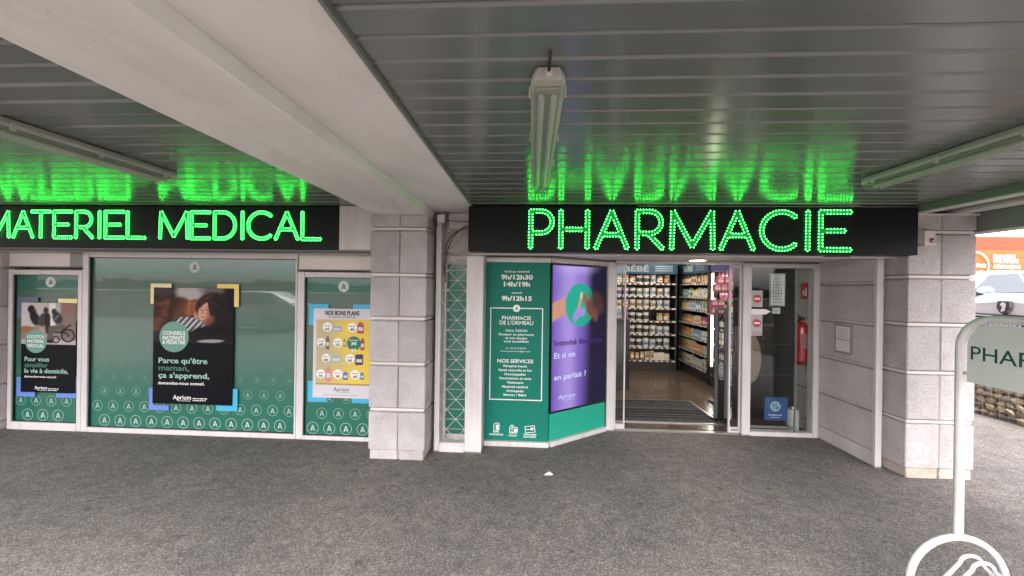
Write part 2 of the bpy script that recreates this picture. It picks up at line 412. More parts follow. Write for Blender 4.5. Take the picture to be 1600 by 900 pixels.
ceil_r = ceiling(-.60, 3.565, 2.567, 'dark grey slatted ceiling over the shop entrance, right of the concrete beam')
e = MB(); e.box(-.612, -.598, -.42, 3.9, 2.548, 2.60); part('edge_trim', e, EDGE, ceil_r)
ceil_l = ceiling(-11.5, -1.60, 2.575, 'dark grey slatted ceiling left of the concrete beam, glowing green over the left sign')
# ------------------------------------------------------------------ concrete beam, plaster band
bm_ = thing('concrete_beam', 'pale painted concrete beam running from the stone pillar towards the viewer', 'beam', (-1.33, 1.3, 2.475))
b = MB(); b.box(-1.595, -1.058, -.45, 4.2, 2.475, 2.80, c=.006); part('beam_body', b, CONC, bm_)
b = MB(); b.box(-1.056, -.616, -.45, 4.2, 2.553, 2.62); part('plaster_band', b, CONC2, bm_)
b = MB()
for (x, y) in ((-1.5, 1.62), (-1.34, 1.63), (-1.16, 1.64), (-1.5, 3.1), (-1.2, 3.1), (-1.34, 2.4)): b.lathe([(.006, 2.469), (.008, 2.4755)], (x, y, 0), 8)
b.box(-1.59, -1.06, 1.634, 1.637, 2.4735, 2.4757)
part('screw', b, CONC2, bm_)
# ------------------------------------------------------------------ edge beam on the open right side
eb = thing('edge_beam', 'grey green metal edge beam with white strips over the right pillar', 'beam', (3.9, 1.3, 2.33))
b = MB(); b.box(3.568, 3.60, -.45, 4.4, 2.51, 2.62); part('inner_face', b, EDGE, eb)
b = MB(); b.box(3.602, 3.70, -.45, 4.4, 2.504, 2.56); part('white_strip', b, ALU, eb)
b = MB(); b.box(3.702, 3.93, -.45, 4.4, 2.53, 2.58); part('dark_soffit', b, mat("dark_grey_soffit", (.12, .115, .11), .6), eb)  # one dark grey base colour for the strip between the white ones
b = MB(); b.box(3.932, 4.09, -.45, 4.4, 2.507, 2.56); part('white_strip', b, ALU, eb)
b = MB(); b.box(4.165, 4.36, -.45, 4.4, 2.335, 2.80); b.box(4.092, 4.166, -.45, 4.4, 2.515, 2.8); part('outer_fascia', b, mat("grey_green_fascia", (.20, .225, .20), .55, var=.03), eb)

# ------------------------------------------------------------------ stone pillars
def block(x0, x1, y0, y1, z0, z1, j=.0025, c=.008): return MB().box(x0, x1, y0, y1, z0, z1, c=c).jitter(j)
def pillar(x0, x1, xm, y0, y1, joints, top, label):
    t = thing('stone_pillar', label, 'pillar', ((x0+x1)/2, (y0+y1)/2, 0))
    c = MB(); c.box(x0+.03, x1-.03, y0+.03, y1-.03, 0, top); part('pillar_core', c, CORE, t)
    xs = [(x0, xm-.002), (xm+.002, x1)]
    for a, q in xs: part('plinth', block(a+.012, q-(.002 if a == x0 else .012), y0+.010, y1-.01, .0, joints[0]-.004, .0015), PLINTH if x0 > 0 else STONE, t)
    zz = joints+[top]
    for k in range(len(zz)-1):
        lo = zz[k]+(.0 if k == 0 else .022); hi = zz[k+1]-(.024 if k < len(zz)-2 else 0)
        for a, q in xs: part('block', block(a, q, y0, y1, lo, hi), STONE, t)
        if k:
            r = MB(); r.box(x0+.012, x1-.012, y0+.012, y1-.012, zz[k]-.012, zz[k]+.014, c=.003); part('joint_strip', r, ALU2, t)
    return t
pillar(-1.635, -1.058, -1.335, 3.80, 4.30, [.10, .505, .968, 1.425, 1.865, 2.33], 2.475, 'pale rough stone pillar under the concrete beam, between the left windows and the lattice grille')
pillar(3.548, 4.156, 3.846, 3.82, 4.40, [.10, .537, 1.0, 1.455, 1.907, 2.33], 2.50, 'pale rough stone pillar at the right end of the arcade with a red warning lamp')
# side wall of the recess
wt = thing('side_wall', 'grey stone side wall of the entrance recess with a framed notice', 'wall', (3.53, 4.6, 0))
c = MB(); c.box(3.475, 3.56, 4.10, 5.23, 0, 2.42); part('wall_core', c, CORE, wt)
zz = [.16, .585, 1.015, 1.447, 1.865, 2.42]
part('plinth', block(3.455, 3.545, 4.06, 5.24, 0, .155, .001), WALLST, wt)
for k in range(5):
    for (ya, yb) in ((4.06, 4.832), (4.90, 5.24)):
        part('panel', block(3.45, 3.545, ya, yb, zz[k]+.004, zz[k+1]-.042, .0008, .004), WALLST, wt)
        if k < 4:
            r = MB(); r.box(3.458, 3.545, ya, yb, zz[k+1]-.026, zz[k+1]+.001, c=.002); part('joint_strip', r, WALLST, wt)
# left end pier
pt = thing('stone_pier', 'grey stone pier at the far left edge beside the narrow poster window', 'pier', (-6.5, 4.2, 0))
zz = [0, .10, .537, 1.0, 1.455, 1.907, 2.3]
c = MB(); c.box(-6.73, -6.22, 4.19, 4.43, 0, 2.55); part('pier_core', c, CORE, pt)
for k in range(6): part('block', block(-6.74, -6.205, 4.16, 4.43, zz[k]+.01, zz[k+1]-.01), WALLST, pt)
sp = thing('square_post', 'dark square post at the far left edge of the arcade', 'post', (-6.35, 4.05, 0))
b = MB(); b.box(-6.40, -6.285, 3.96, 4.12, .02, 2.57, c=.006); part('shaft', b, BLACK, sp)
b = MB(); b.box(-6.41, -6.275, 3.95, 4.13, 0, .02); part('base_plate', b, STEEL, sp)

# ------------------------------------------------------------------ LED letter signs
LEDM = mat("green_led", (.02, .05, .02), .4, emit=(.024, 1, .058), estr=6.6)
GLOW = mat("lit_green_letter_face", (.01, .10, .03), .5, emit=(.004, .17, .022), estr=.13)
def arc(cx_, cz_, rx, rz, a0, a1, n=14): return [(cx_+rx*cos(radians(a0+(a1-a0)*i/n)), cz_+rz*sin(radians(a0+(a1-a0)*i/n))) for i in range(n+1)]
def strokes(ch, W, H, d):
    x0, x1, z0, z1 = d, W-d, d, H-d; m = (z0+z1)/2
    if ch == 'P' or ch == 'R':
        zb = z0+(z1-z0)*.40; r = (z1-zb)/2; xe = (x1-r) if ch == 'P' else (x1-.012-r)
        out = [[(x0, z0), (x0, z1)], [(x0, z1), (xe, z1)]+arc(xe, z1-r, r, r, 90, -90)[1:]+[(x0, zb)]]
        if ch == 'R': out.append([(x0+(xe-x0)*.85, zb), (x1, z0)])
        return out
    if ch == 'H': return [[(x0, z0), (x0, z1)], [(x1, z0), (x1, z1)], [(x0, m), (x1, m)]]
    if ch == 'A':
        xm = W/2; k = .36; return [[(x0, z0), (xm, z1)], [(xm, z1), (x1, z0)], [(x0+(xm-x0)*k, z0+(z1-z0)*k), (x1-(x1-xm)*k, z0+(z1-z0)*k)]]
    if ch == 'M': return [[(x0, z0), (x0+.01, z1)], [(x0+.01, z1), (W/2, z0+.02)], [(W/2, z0+.02), (x1-.01, z1)], [(x1-.01, z1), (x1, z0)]]
    if ch == 'C': return [arc(W*.56, H/2, W*.56-d, H/2-d, 48, 312, 22)]
    if ch == 'I': return [[(W/2, z0), (W/2, z1)]]
    if ch == 'E': return [[(x0, z0), (x0, z1)], [(x0, z1), (x1, z1)], [(x0, m), (x0+(x1-x0)*.8, m)], [(x0, z0), (x1, z0)]]
    if ch == 'T': return [[(x0, z1), (x1, z1)], [(W/2, z1), (W/2, z0)]]
    if ch == 'L': return [[(x0, z1), (x0, z0)], [(x0, z0), (x1, z0)]]
    if ch == 'D':
        r = (z1-z0)/2; xe = max(x0+.02, x1-r)
        return [[(x0, z0), (x0, z1)], [(x0, z1), (xe, z1)]+arc(xe, m, x1-xe, r, 90, -90, 18)[1:]+[(x0, z0)]]
def dseg(p, a, b):
    dx, dz = b[0]-a[0], b[1]-a[1]; L = dx*dx+dz*dz
    t = max(0, min(1, ((p[0]-a[0])*dx+(p[1]-a[1])*dz)/L)) if L else 0
    return hypot(p[0]-a[0]-dx*t, p[1]-a[1]-dz*t)
def led_letter(ch, x, z, W, H, y, sign, rd, sp, d):
    ss = strokes(ch, W, H, d*1.15)
    body = MB(); dots = []
    for si, st in enumerate(ss):
        yo = y-.004-.0006*si
        L = []; R = []
        for i, p in enumerate(st):
            a = st[max(i-1, 0)]; b = st[min(i+1, len(st)-1)]
            tx, tz = b[0]-a[0], b[1]-a[1]; l = hypot(tx, tz); nx, nz = -tz/l, tx/l
            if 0 < i < len(st)-1:
                a2 = (st[i][0]-st[i-1][0], st[i][1]-st[i-1][1]); la = hypot(*a2); mm = 1/max(.5, (nx*-a2[1]+nz*a2[0])/la)
            else: mm = 1
            L.append((p[0]+nx*d*mm, p[1]+nz*d*mm)); R.append((p[0]-nx*d*mm, p[1]-nz*d*mm))
        k = 1.25
        def w_(q, p): return (x+p[0]+(q[0]-p[0])*k, yo, z+p[1]+(q[1]-p[1])*k)
        body.add([w_(a, p) for a, p in zip(L, st)]+[w_(a, p) for a, p in zip(R, st)],
                 [(i, i+1, len(st)+i+1, len(st)+i) for i in range(len(st)-1)])
        for line in (L, R):
            lens = [hypot(line[i+1][0]-line[i][0], line[i+1][1]-line[i][1]) for i in range(len(line)-1)]
            T = sum(lens); n = max(2, round(T/sp))
            for q in range(n+1):
                s_ = T*q/n; i = 0
                while i < len(lens)-1 and s_ > lens[i]: s_ -= lens[i]; i += 1
                f = s_/lens[i] if lens[i] else 0
                p = (line[i][0]+(line[i+1][0]-line[i][0])*f, line[i][1]+(line[i+1][1]-line[i][1])*f)
                dots.append((p, si))
        for e_, nb in ((st[0], st[1]), (st[-1], st[-2])):
            l = hypot(e_[0]-nb[0], e_[1]-nb[1]); dots.append(((e_[0]+(e_[0]-nb[0])/l*d*.75, e_[1]+(e_[1]-nb[1])/l*d*.75), si))
    keep = []
    for p, si in dots:
        if any(dseg(p, st[i], st[i+1]) < d*.93 for sj, st in enumerate(ss) if sj != si for i in range(len(st)-1)): continue
        if any(dseg(p, ss[si][i], ss[si][i+1]) < d*.70 for i in range(len(ss[si])-1)): continue
        if any(hypot(p[0]-o[0], p[1]-o[1]) < sp*.62 for o in keep): continue
        keep.append(p)
    lo = part('letter', body, GLOW, sign)
    led = MB()
    for p in keep:
        X, Z = x+p[0], z+p[1]; n = 6
        vs = [(X+rd*cos(2*pi*i/n), y-.008, Z+rd*sin(2*pi*i/n)) for i in range(n)]+[(X, y-.008-rd*.9, Z)]
        led.add(vs, [(i, (i+1) % n, n) for i in range(n)])
    part('led_dots', led, LEDM, lo, kind='stuff')
s1 = thing('lit_sign', 'black sign box with green LED lettering PHARMACIE over the shop entrance', 'sign', (1.46, 3.83, 2.105))
for (a, q) in ((-.633, 1.262), (1.266, 3.558)):
    b = MB(); b.box(a, q, 3.74, 3.93, 2.105, 2.548, c=.004); part('sign_box', b, DARKM, s1)
b = MB(); b.box(1.0, 3.55, 3.736, 3.75, 2.549, 2.553); part('top_trim', b, STEEL, s1)
def on_plane(px, Y, py=357):                              # photograph column -> metres along a wall at distance Y
    a, b = (px-800)/600, (450-py)/600; u = a-b*RO
    return Y*(u*cos(TH)-sin(TH))/(u*sin(TH)+cos(TH))
for ch, a, q in (('P', 826, 866), ('H', 873, 921), ('A', 928, 983), ('R', 992, 1038), ('M', 1046, 1117), ('A', 1123, 1180), ('C', 1186, 1248), ('I', 1256, 1267), ('E', 1278, 1331)):
    fx = on_plane(a, 3.74); fw = on_plane(q, 3.74)-fx
    led_letter(ch, fx, 2.128, fw, .392, 3.74, s1, .0050, .0285, .0178)
s2 = thing('lit_sign', 'black sign box with green LED lettering MATERIEL MEDICAL over the left windows', 'sign', (-4.0, 3.95, 2.118))
b = MB(); b.box(-7.60, -2.0, 3.85, 4.05, 2.118, 2.562, c=.004); part('sign_box', b, DARKM, s2)
for ch, a, q in (('M', -75, 52), ('A', 60, 162), ('T', 145, 242), ('E', 248, 342), ('R', 350, 438), ('I', 452, 477), ('E', 485, 582), ('L', 588, 680), ('M', 738, 878), ('E', 883, 980), ('D', 990, 1098), ('I', 1112, 1138), ('C', 1145, 1268), ('A', 1272, 1388), ('L', 1395, 1492)):
    fx = on_plane(a*.3375, 3.85); fw = on_plane(q*.3375, 3.85)-fx
    led_letter(ch, fx, 2.210, fw, .305, 3.85, s2, .0042, .0225, .0136)

# ------------------------------------------------------------------ soffit over the entrance, lintels
so_ = thing('entrance_soffit', 'pale soffit strip under the right sign with one round lamp', 'soffit', (1.4, 4.3, 2.10))
b = MB(); b.box(-.63, 3.447, 3.94, 4.80, 2.112, 2.135); part('soffit_board', b, CONC2, so_)
b = MB(); b.box(-.63, 3.56, 3.93, 3.97, 2.088, 2.111); part('front_lip', b, ALU, so_)
b = MB(); b.box(2.86, 3.10, 3.925, 3.929, 2.094, 2.104); part('vent', b, EDGE, so_)
ol = thing('downlight', 'round lit ceiling lamp in the soffit above the open door', 'lamp', (1.92, 4.58, 2.10))
b = MB(); b.lathe([(.11, 2.108), (.11, 2.099), (.094, 2.098)], (1.92, 4.58, 0), 24); part('rim', b, ALU, ol)
b = MB(); b.lathe([(.09, 2.0975), (.07, 2.092)], (1.92, 4.58, 0), 24); part('lens', b, mat("lamp_lens", (.8, .8, .78), .3, emit=(1, .93, .85), estr=1.2), ol)
ln = thing('lintel', 'pale metal lintel under the left lit sign', 'lintel', (-4, 4.2, 2.08))
b = MB(); b.box(-6.2, -1.64, 4.07, 4.40, 2.098, 2.15); part('lintel_board', b, ALU2, ln)
b = MB(); b.box(-6.70, -1.64, 3.853, 4.065, 2.099, 2.115); part('drip_strip', b, EDGE, ln)
wp = thing('wall_panel', 'white metal panel between the left lit sign and the stone pillar', 'panel', (-1.8, 3.9, 2.12))
b = MB(); b.box(-1.997, -1.60, 3.862, 3.90, 2.118, 2.573, c=.003); part('sheet', b, ALU, wp)
b = MB()
for x in (-1.97, -1.625):
    for z in (2.15, 2.35, 2.55): b.lathe([(.006, 3.863), (.004, 3.859)], (x, 0, z), 8, axis='y')
part('screw', b, STEEL, wp)
for x0, x1, m_, lab in ((-6.20, -5.43, ALU2, 'white transom panel above the narrow left window'), (-5.425, -5.262, GREYP, 'short grey transom panel beside the large window frame'), (-2.655, -1.64, ALU2, 'white transom panel above the right window with the price poster')):
    tt = thing('transom_panel', lab, 'panel', ((x0+x1)/2, 4.26, 1.93))
    b = MB(); b.box(x0, x1, 4.235, 4.30, 1.93, 2.095, c=.004); part('sheet', b, m_, tt)
    b = MB(); b.box(x0, x1, 4.245, 4.30, 1.918, 1.928); part('lower_edge', b, EDGE, tt)

# ------------------------------------------------------------------ shop windows
GT, GM, GL = (.003, .12, .075), (.045, .105, .072), (.004, .12, .08)
FADE = [mat("roundel_print_%s" % n, c, .5) for n, c in (("clear", (.42, .56, .49)), ("soft", (.32, .48, .40)), ("faint", (.20, .37, .29)), ("pale", (.11, .26, .19)), ("ghost", (.08, .18, .13)))]
def window(x0, x1, zt, fx0, fx1, zb, label, band, emb):
    t = thing('shop_window', label, 'window', ((x0+x1)/2, 4.28, 0))
    f = MB()
    f.box(fx0, x0, 4.225, 4.33, .0, zt+.06, c=.004); f.box(x1, fx1, 4.225, 4.33, .0, zt+.06, c=.004)
    f.box(x0+.001, x1-.001, 4.227, 4.33, zt, zt+.058, c=.004); f.box(x0+.001, x1-.001, 4.223, 4.33, .0, zb, c=.004)
    part('frame', f, ALU, t)
    s_ = MB(); s_.box(x0, x0+.008, 4.243, 4.262, zb, zt); s_.box(x1-.008, x1, 4.243, 4.262, zb, zt); s_.box(x0+.009, x1-.009, 4.243, 4.262, zt-.008, zt); s_.box(x0+.009, x1-.009, 4.243, 4.262, zb, zb+.008)
    part('gasket', s_, BLACK, t)
    fm = film_mat('window_film_%d' % int(x0*100), zb, zt, band, GT, GM, GL)
    p = MB(); p.box(x0+.002, x1-.002, 4.262, 4.275, zb, zt); pane = part('glass_pane', p, fm, t)
    r = MB(); y = 4.2605; k0 = int((x0+4)/.194)-2
    for k, (z, rr) in enumerate(((.128, .068), (.298, .062), (.470, .054), (.645, .045), (.785, .037))):
        for i in range(k0, k0+30):
            X = -4.42+.194*i+(.105 if k % 2 else 0)
            if X-rr < x0+.012 or X+rr > x1-.012: continue
            r.ring(X, z+zb-.05, rr*.93, rr, y, 20, k); r.emblem(X, z+zb-.05, rr*.95, y-.0004, k)
    part('roundel_pattern', r, FADE, pane, kind='stuff')
    r = MB(); r.disc(emb[0], emb[1], .063, 4.2600); e_ = part('emblem', r, mat("emblem_disc", (.52, .60, .55), .5), t)
    r = MB(); r.emblem(emb[0], emb[1], .062, 4.2594); part('emblem_letter', r, mat("emblem_ink", (.02, .05, .04), .5), e_)
    return t
window(-6.14, -5.315, 1.83, -6.19, -5.262, .09, 'narrow left shop window with green film behind the wheelchair poster', 1.645, (-5.70, 1.745))
window(-5.185, -2.685, 2.045, -5.258, -2.664, .055, 'large middle shop window with green film behind the mother and child poster', 1.84, (-3.915, 1.94))
window(-2.58, -1.58, 1.842, -2.66, -1.50, .045, 'right shop window with green film behind the price offer poster', 1.66, (-2.14, 1.74))

# ------------------------------------------------------------------ posters
def print_line(x0, x1, z, h, m, parent, y):               # small print too fine to read: broken strokes
    b = MB(); x = x0
    while x < x1:
        w_ = random.uniform(1.2, 4)*h; b.rect(x, min(x+w_, x1), z, z+h*.8, y); x += w_+h*.7
    part('print_line', b, m, parent, kind='stuff')
INK = mat("poster_black", (.005, .006, .008), .5, spec=.08)
PGRN = mat("poster_sage", (.115, .30, .225), .5); PGRN2 = mat("poster_green", (.035, .17, .12), .5); PLG = mat("poster_pale_green", (.30, .52, .44), .5)
YEL = mat("yellow_corner", (.88, .66, .16), .5); YEL2 = mat("pale_yellow_corner", (.85, .78, .36), .5); BLU = mat("blue_corner", (.13, .22, .62), .5); CYA = mat("cyan_corner", (.05, .40, .62), .5); GRB = mat("faded_blue_corner", (.09, .13, .22), .5)
def corner(x, z, sx, sz, L1, L2, wd, m, parent, y):       # L-shaped coloured corner showing round the poster
    b = MB(); b.rect(min(x, x-sx*L1), max(x, x-sx*L1), min(z, z-sz*wd), max(z, z-sz*wd), y)
    b.rect(min(x, x-sx*wd), max(x, x-sx*wd), min(z-sz*wd, z-sz*L2), max(z-sz*wd, z-sz*L2), y); part('corner_mark', b, m, parent)
def poster(label, x0, x1, z0, z1, y=4.24, m=INK):
    t = thing('poster', label, 'poster', ((x0+x1)/2, y, z0))
    b = MB(); b.box(x0, x1, y, y+.008, z0, z1); part('sheet', b, m, t); return t
# --- mother and child
def mother(u, v):
    V = v*1.0
    c = mixc(rgb(38, 33, 34), rgb(16, 14, 16), sst(.2, 1, u))
    c = mixc(c, rgb(70, 62, 62), .7*ell(u, V, .12, .04, .14, .12))
    c = mixc(c, rgb(178, 172, 170), ell(u, V, .46, .05, .17, .20, .35, .3))
    c = mixc(c, rgb(120, 112, 112), .7*ell(u, V, .72, .03, .16, .10))
    for (a, b, r1, r2, k) in ((.14, .42, .16, .24, 0), (.32, .36, .15, .20, .3), (.08, .66, .14, .14, .2)):
        c = mixc(c, mixc(rgb(62, 36, 28), rgb(98, 58, 42), .5+.5*sin(u*26+v*9+k*5)), ell(u, V, a, b, r1, r2, k, .18))
    c = mixc(c, rgb(48, 26, 20), .8*seg(u, V, .23, .2, .20, .66, .016)); c = mixc(c, rgb(48, 26, 20), .7*seg(u, V, .02, .5, .2, .56, .012))
    c = mixc(c, rgb(120, 82, 64), .45*seg(u, V, .08, .3, .16, .26, .03))
    # striped child
    k = .5+.5*sin((u*.9+v*.55)*95)
    c = mixc(c, mixc(rgb(64, 66, 78), rgb(186, 184, 186), sst(.3, .7, k)), ell(u, V, .46, .66, .20, .13, .28, .15))
    c = mixc(c, rgb(126, 76, 50), ell(u, V, .475, .36, .085, .17, .35, .15)); c = mixc(c, rgb(164, 104, 68), .7*seg(u, V, .45, .26, .44, .46, .02)); c = mixc(c, rgb(158, 98, 64), .6*seg(u, V, .50, .27, .51, .44, .014))
    c = mixc(c, rgb(196, 142, 118), ell(u, V, .545, .47, .035, .085, .15, .25))
    # mother: hair, face, black top
    c = mixc(c, rgb(44, 28, 24), ell(u, V, .72, .32, .185, .26, .35, .14)); c = mixc(c, rgb(24, 17, 18), ell(u, V, .86, .46, .11, .30, -.25, .3))
    c = mixc(c, rgb(84, 54, 42), .55*seg(u, V, .60, .25, .73, .12, .022)); c = mixc(c, rgb(70, 44, 36), .5*seg(u, V, .70, .20, .80, .30, .02))
    c = mixc(c, rgb(150, 106, 90), ell(u, V, .685, .58, .05, .10, .5, .3)); c = mixc(c, rgb(90, 58, 50), .7*ell(u, V, .71, .60, .05, .10, .5, .5))
    c = mixc(c, rgb(206, 156, 132), ell(u, V, .632, .42, .068, .165, .18, .14)); c = mixc(c, rgb(166, 112, 92), .75*ell(u, V, .69, .43, .028, .13, .2, .6))
    c = mixc(c, rgb(44, 28, 24), ell(u, V, .72, .34, .035, .17, -.1, .3)); c = mixc(c, rgb(44, 28, 24), .9*seg(u, V, .575, .34, .65, .245, .018))
    for a in (.597, .660): c = mixc(c, rgb(60, 34, 30), .9*seg(u, V, a-.017, .385, a+.014, .390, .007))
    for a in (.594, .660): c = mixc(c, rgb(84, 54, 44), .7*seg(u, V, a-.018, .345, a+.016, .342, .006))
    c = mixc(c, rgb(150, 98, 80), .8*seg(u, V, .622, .40, .612, .462, .008)); c = mixc(c, rgb(140, 64, 62), .9*seg(u, V, .602, .520, .640, .524, .009))
    c = mixc(c, rgb(12, 11, 14), ell(u, V, .78, .88, .34, .20, .1, .12)); c = mixc(c, rgb(12, 11, 13), sst(.86, 1.0, V)*.6)
    c = mixc(c, rgb(150, 148, 152), ell(u, V, .72, .955, .16, .030, -.06, .2))
    return mixc(c, rgb(10, 10, 12), .9*sst(.965, 1.0, V)*sst(.55, .4, abs(u-.25)))
x0, x1, z0, z1 = -4.39, -3.422, .354, 1.70
po = poster('large black poster with a woman and child asleep on a leather sofa', x0, x1, z0, z1)
paint_grid('photo', x0+.001, x1-.001, 1.06, z1-.001, 150, 104, mother, PRINT, po, 4.2385)
KX = (x1-x0)/370; KZ = (z1-z0)/553
px = lambda a: x0+(a-124)*KX
pz = lambda a: z1-(a-151)*KZ
b = MB(); b.disc(px(222), pz(385), 68*KX, 4.237, 36); bd = part('badge', b, PGRN, po)
for s_, yy, w_ in (('CONSEILS', 375, 104), ('MATERNITÉ', 398, 104), ('& PÉDIATRIE', 419, 106)): text(s_, px(222), pz(yy), 18*KZ, WHITEP, bd, 4.236, w=w_*KX, bold=.02)
for s_, yy, w_, m_ in (("Parce qu'être", 510, 226, PLG), ("maman,", 545, 142, PGRN2), ("ça s'apprend,", 580, 236, PLG)): text(s_, px(151), pz(yy), 26*KZ, m_, po, 4.2375, w=w_*KX, align='l', bold=.022)
text('demandez-nous conseil.', px(150), pz(612), 15*KZ, WHITEP, po, 4.2375, w=216*KX, align='l', bold=.018)
text('Aprium', px(220), pz(682), 22*KZ, WHITEP, po, 4.2375, w=84*KX, align='l', bold=.01)
text('PHARMACIE', px(245), pz(691), 6*KZ, WHITEP, po, 4.2375, w=56*KX, align='l')
print_line(px(312), px(378), pz(678), 5*KZ, WHITEP, po, 4.2375); print_line(px(312), px(372), pz(687), 5*KZ, WHITEP, po, 4.2375)
corner(-4.435, 1.745, -1, 1, .255, .235, .055, YEL2, po, 4.2445); corner(-3.365, 1.75, 1, 1, .262, .262, .062, YEL, po, 4.2445)
corner(-4.435, .275, -1, -1, .24, .26, .055, BLU, po, 4.2445); corner(-3.365, .29, 1, -1, .255, .255, .06, CYA, po, 4.2445)
# --- wheelchair scene
def wheel(u, v):
    c = mixc(rgb(196, 190, 186), rgb(168, 158, 152), u)
    c = mixc(c, rgb(120, 96, 88), sst(.70, .74, u)*.85); c = mixc(c, rgb(160, 92, 66), .7*ell(u, v, .82, .18, .08, .12)*(.5+.5*sin(v*60)))
    c = mixc(c, rgb(222, 218, 214), (sst(.50, .52, u)-sst(.62, .64, u)))
    c = mixc(c, rgb(126, 112, 104), sst(.56, .60, v)*.9); c = mixc(c, rgb(150, 98, 64), .8*ell(u, v, .10, .64, .12, .08)); c = mixc(c, rgb(178, 170, 166), sst(.86, .92, v))
    d = rgb(20, 18, 20)
    c = mixc(c, d, ell(u, v, .18, .16, .07, .10)); c = mixc(c, rgb(110, 72, 56), ell(u, v, .245, .20, .03, .06)); c = mixc(c, d, ell(u, v, .25, .38, .09, .20, -.3))
    c = mixc(c, rgb(150, 128, 112), seg(u, v, .30, .58, .32, .85, .045)); c = mixc(c, rgb(172, 150, 134), seg(u, v, .36, .58, .44, .80, .04))
    c = mixc(c, rgb(58, 46, 42), ell(u, v, .45, .18, .05, .08)); c = mixc(c, rgb(58, 54, 56), ell(u, v, .42, .40, .11, .18, .3)); c = mixc(c, rgb(24, 22, 24), seg(u, v, .47, .3, .50, .70, .05))
    c = mixc(c, rgb(46, 42, 42), ell(u, v, .60, .21, .05, .08)); c = mixc(c, rgb(40, 42, 52), ell(u, v, .66, .36, .09, .16, -.2)); c = mixc(c, rgb(96, 98, 104), seg(u, v, .60, .42, .68, .30, .02))
    c = mixc(c, rgb(88, 84, 72), seg(u, v, .74, .58, .56, .62, .07)); c = mixc(c, rgb(84, 80, 70), seg(u, v, .56, .62, .52, .90, .05)); c = mixc(c, d, ell(u, v, .53, .93, .08, .04))
    r = hypot((u-.86), (v-.78)*.8); k = abs(r-.115)
    c = mixc(c, d, 1-sst(.010, .022, k)); c = mixc(c, d, .7*(1-sst(.0, .5, abs(sin(atan2((v-.78)*.8, u-.86)*5))))*(1 if r < .11 else 0)); c = mixc(c, d, ell(u, v, .86, .78, .025, .03))
    r = hypot((u-.64), (v-.88)*.8); c = mixc(c, d, 1-sst(.008, .018, abs(r-.06)))
    c = mixc(c, d, seg(u, v, .72, .70, .90, .52, .018)); c = mixc(c, d, seg(u, v, .62, .70, .84, .72, .02)); return c
x0, x1, z0, z1 = -6.036, -5.347, .44, 1.50
po = poster('black poster with people round a wheelchair in the narrow left window', x0, x1, z0, z1)
paint_grid('photo', x0+.001, x1-.001, 1.01, z1-.001, 110, 80, wheel, PRINT, po, 4.2385)
KX = (x1-x0)/240; KZ = (z1-z0)/395
px = lambda a: x0+(a-94)*KX
pz = lambda a: z1-(a-264)*KZ
b = MB(); b.disc(px(160), pz(434), 46*KX*1.05, 4.237, 32); bd = part('badge', b, PGRN, po)
for s_, yy, w_ in (('LOCATION', 420, 74), ('MATÉRIEL', 440, 74), ('MÉDICAL', 460, 72)): text(s_, px(160), pz(yy), 14*KZ, WHITEP, bd, 4.236, w=w_*KX, bold=.02)
for s_, yy, w_, m_ in (("Pour vous", 522, 108, PLG), ("simplifier", 548, 102, PGRN2), ("la vie à domicile,", 573, 192, PLG)): text(s_, px(111), pz(yy), 20*KZ, m_, po, 4.2375, w=w_*KX, align='l', bold=.022)
text('demandez-nous conseil.', px(111), pz(594), 10*KZ, WHITEP, po, 4.2375, w=142*KX, align='l', bold=.015)
text('Aprium', px(156), pz(645), 15*KZ, WHITEP, po, 4.2375, w=56*KX, align='l', bold=.01); text('PHARMACIE', px(172), pz(652), 4*KZ, WHITEP, po, 4.2375, w=40*KX, align='l')
print_line(px(216), px(262), pz(643), 4*KZ, WHITEP, po, 4.2375); print_line(px(216), px(258), pz(650), 4*KZ, WHITEP, po, 4.2375)
corner(-5.342, 1.552, 1, 1, .24, .265, .05, YEL2, po, 4.2445); corner(-6.095, 1.562, -1, 1, .26, .25, .055, GRB, po, 4.2445)
corner(-6.095, .385, -1, -1, .235, .23, .055, BLU, po, 4.2445); corner(-5.342, .385, 1, -1, .25, .255, .05, BLU, po, 4.2445)
# --- price sheet
x0, x1, z0, z1 = -2.475, -1.745, .478, 1.488
SHEET = mat("poster_white", (.62, .60, .63), .45, spec=.3)
po = poster('white and yellow price poster headed NOS BONS PLANS behind the stone pillar', x0, x1, z0, z1, m=SHEET)
KX = .00725/3.215; KZ = (z1-z0)/447
px = lambda a: x0+(a-62)*KX
pz = lambda a: z1-(a-200)*KZ
def yell(u, v):
    c = mixc(rgb(196, 182, 120), rgb(228, 200, 84), sst(.15, .75, u+.12*sin(v*7)))
    return mixc(c, rgb(178, 168, 148), .6*ell(u, v, .12, .45, .16, .5, .2, .6))
paint_grid('yellow_field', px(78), x1-.004, pz(575), pz(255), 30, 30, yell, PRINT, po, 4.2385)
text('NOS BONS PLANS', px(210), pz(232), 23*KZ, INK, po, 4.2375, w=176*KX, bold=.03)
text('DU 1ER JUILLET AU 31 AOÛT 2025', px(210), pz(246), 8*KZ, INK, po, 4.2375, w=138*KX, bold=.01)
b = MB(); b.rect(px(78), x1-.004, pz(582), pz(574), 4.2378); part('shelf_line', b, mat("poster_ochre", (.38, .26, .06), .6), po)
PCOL = [(.30, .36, .42), (.42, .04, .06), (.12, .08, .07), (.35, .2, .08), (.3, .05, .06), (.35, .42, .34), (.02, .025, .08), (.62, .22, .24), (.07, .16, .38), (.08, .2, .3)]
bub = [(135, 292, 24, '6€'), (263, 292, 24, '4€'), (104, 370, 22, '6€'), (189, 370, 23, '5€'), (130, 448, 22, '9€'), (253, 448, 23, '9€'), (103, 528, 23, '7€'), (191, 528, 24, '3€'), (281, 528, 24, '6€')]
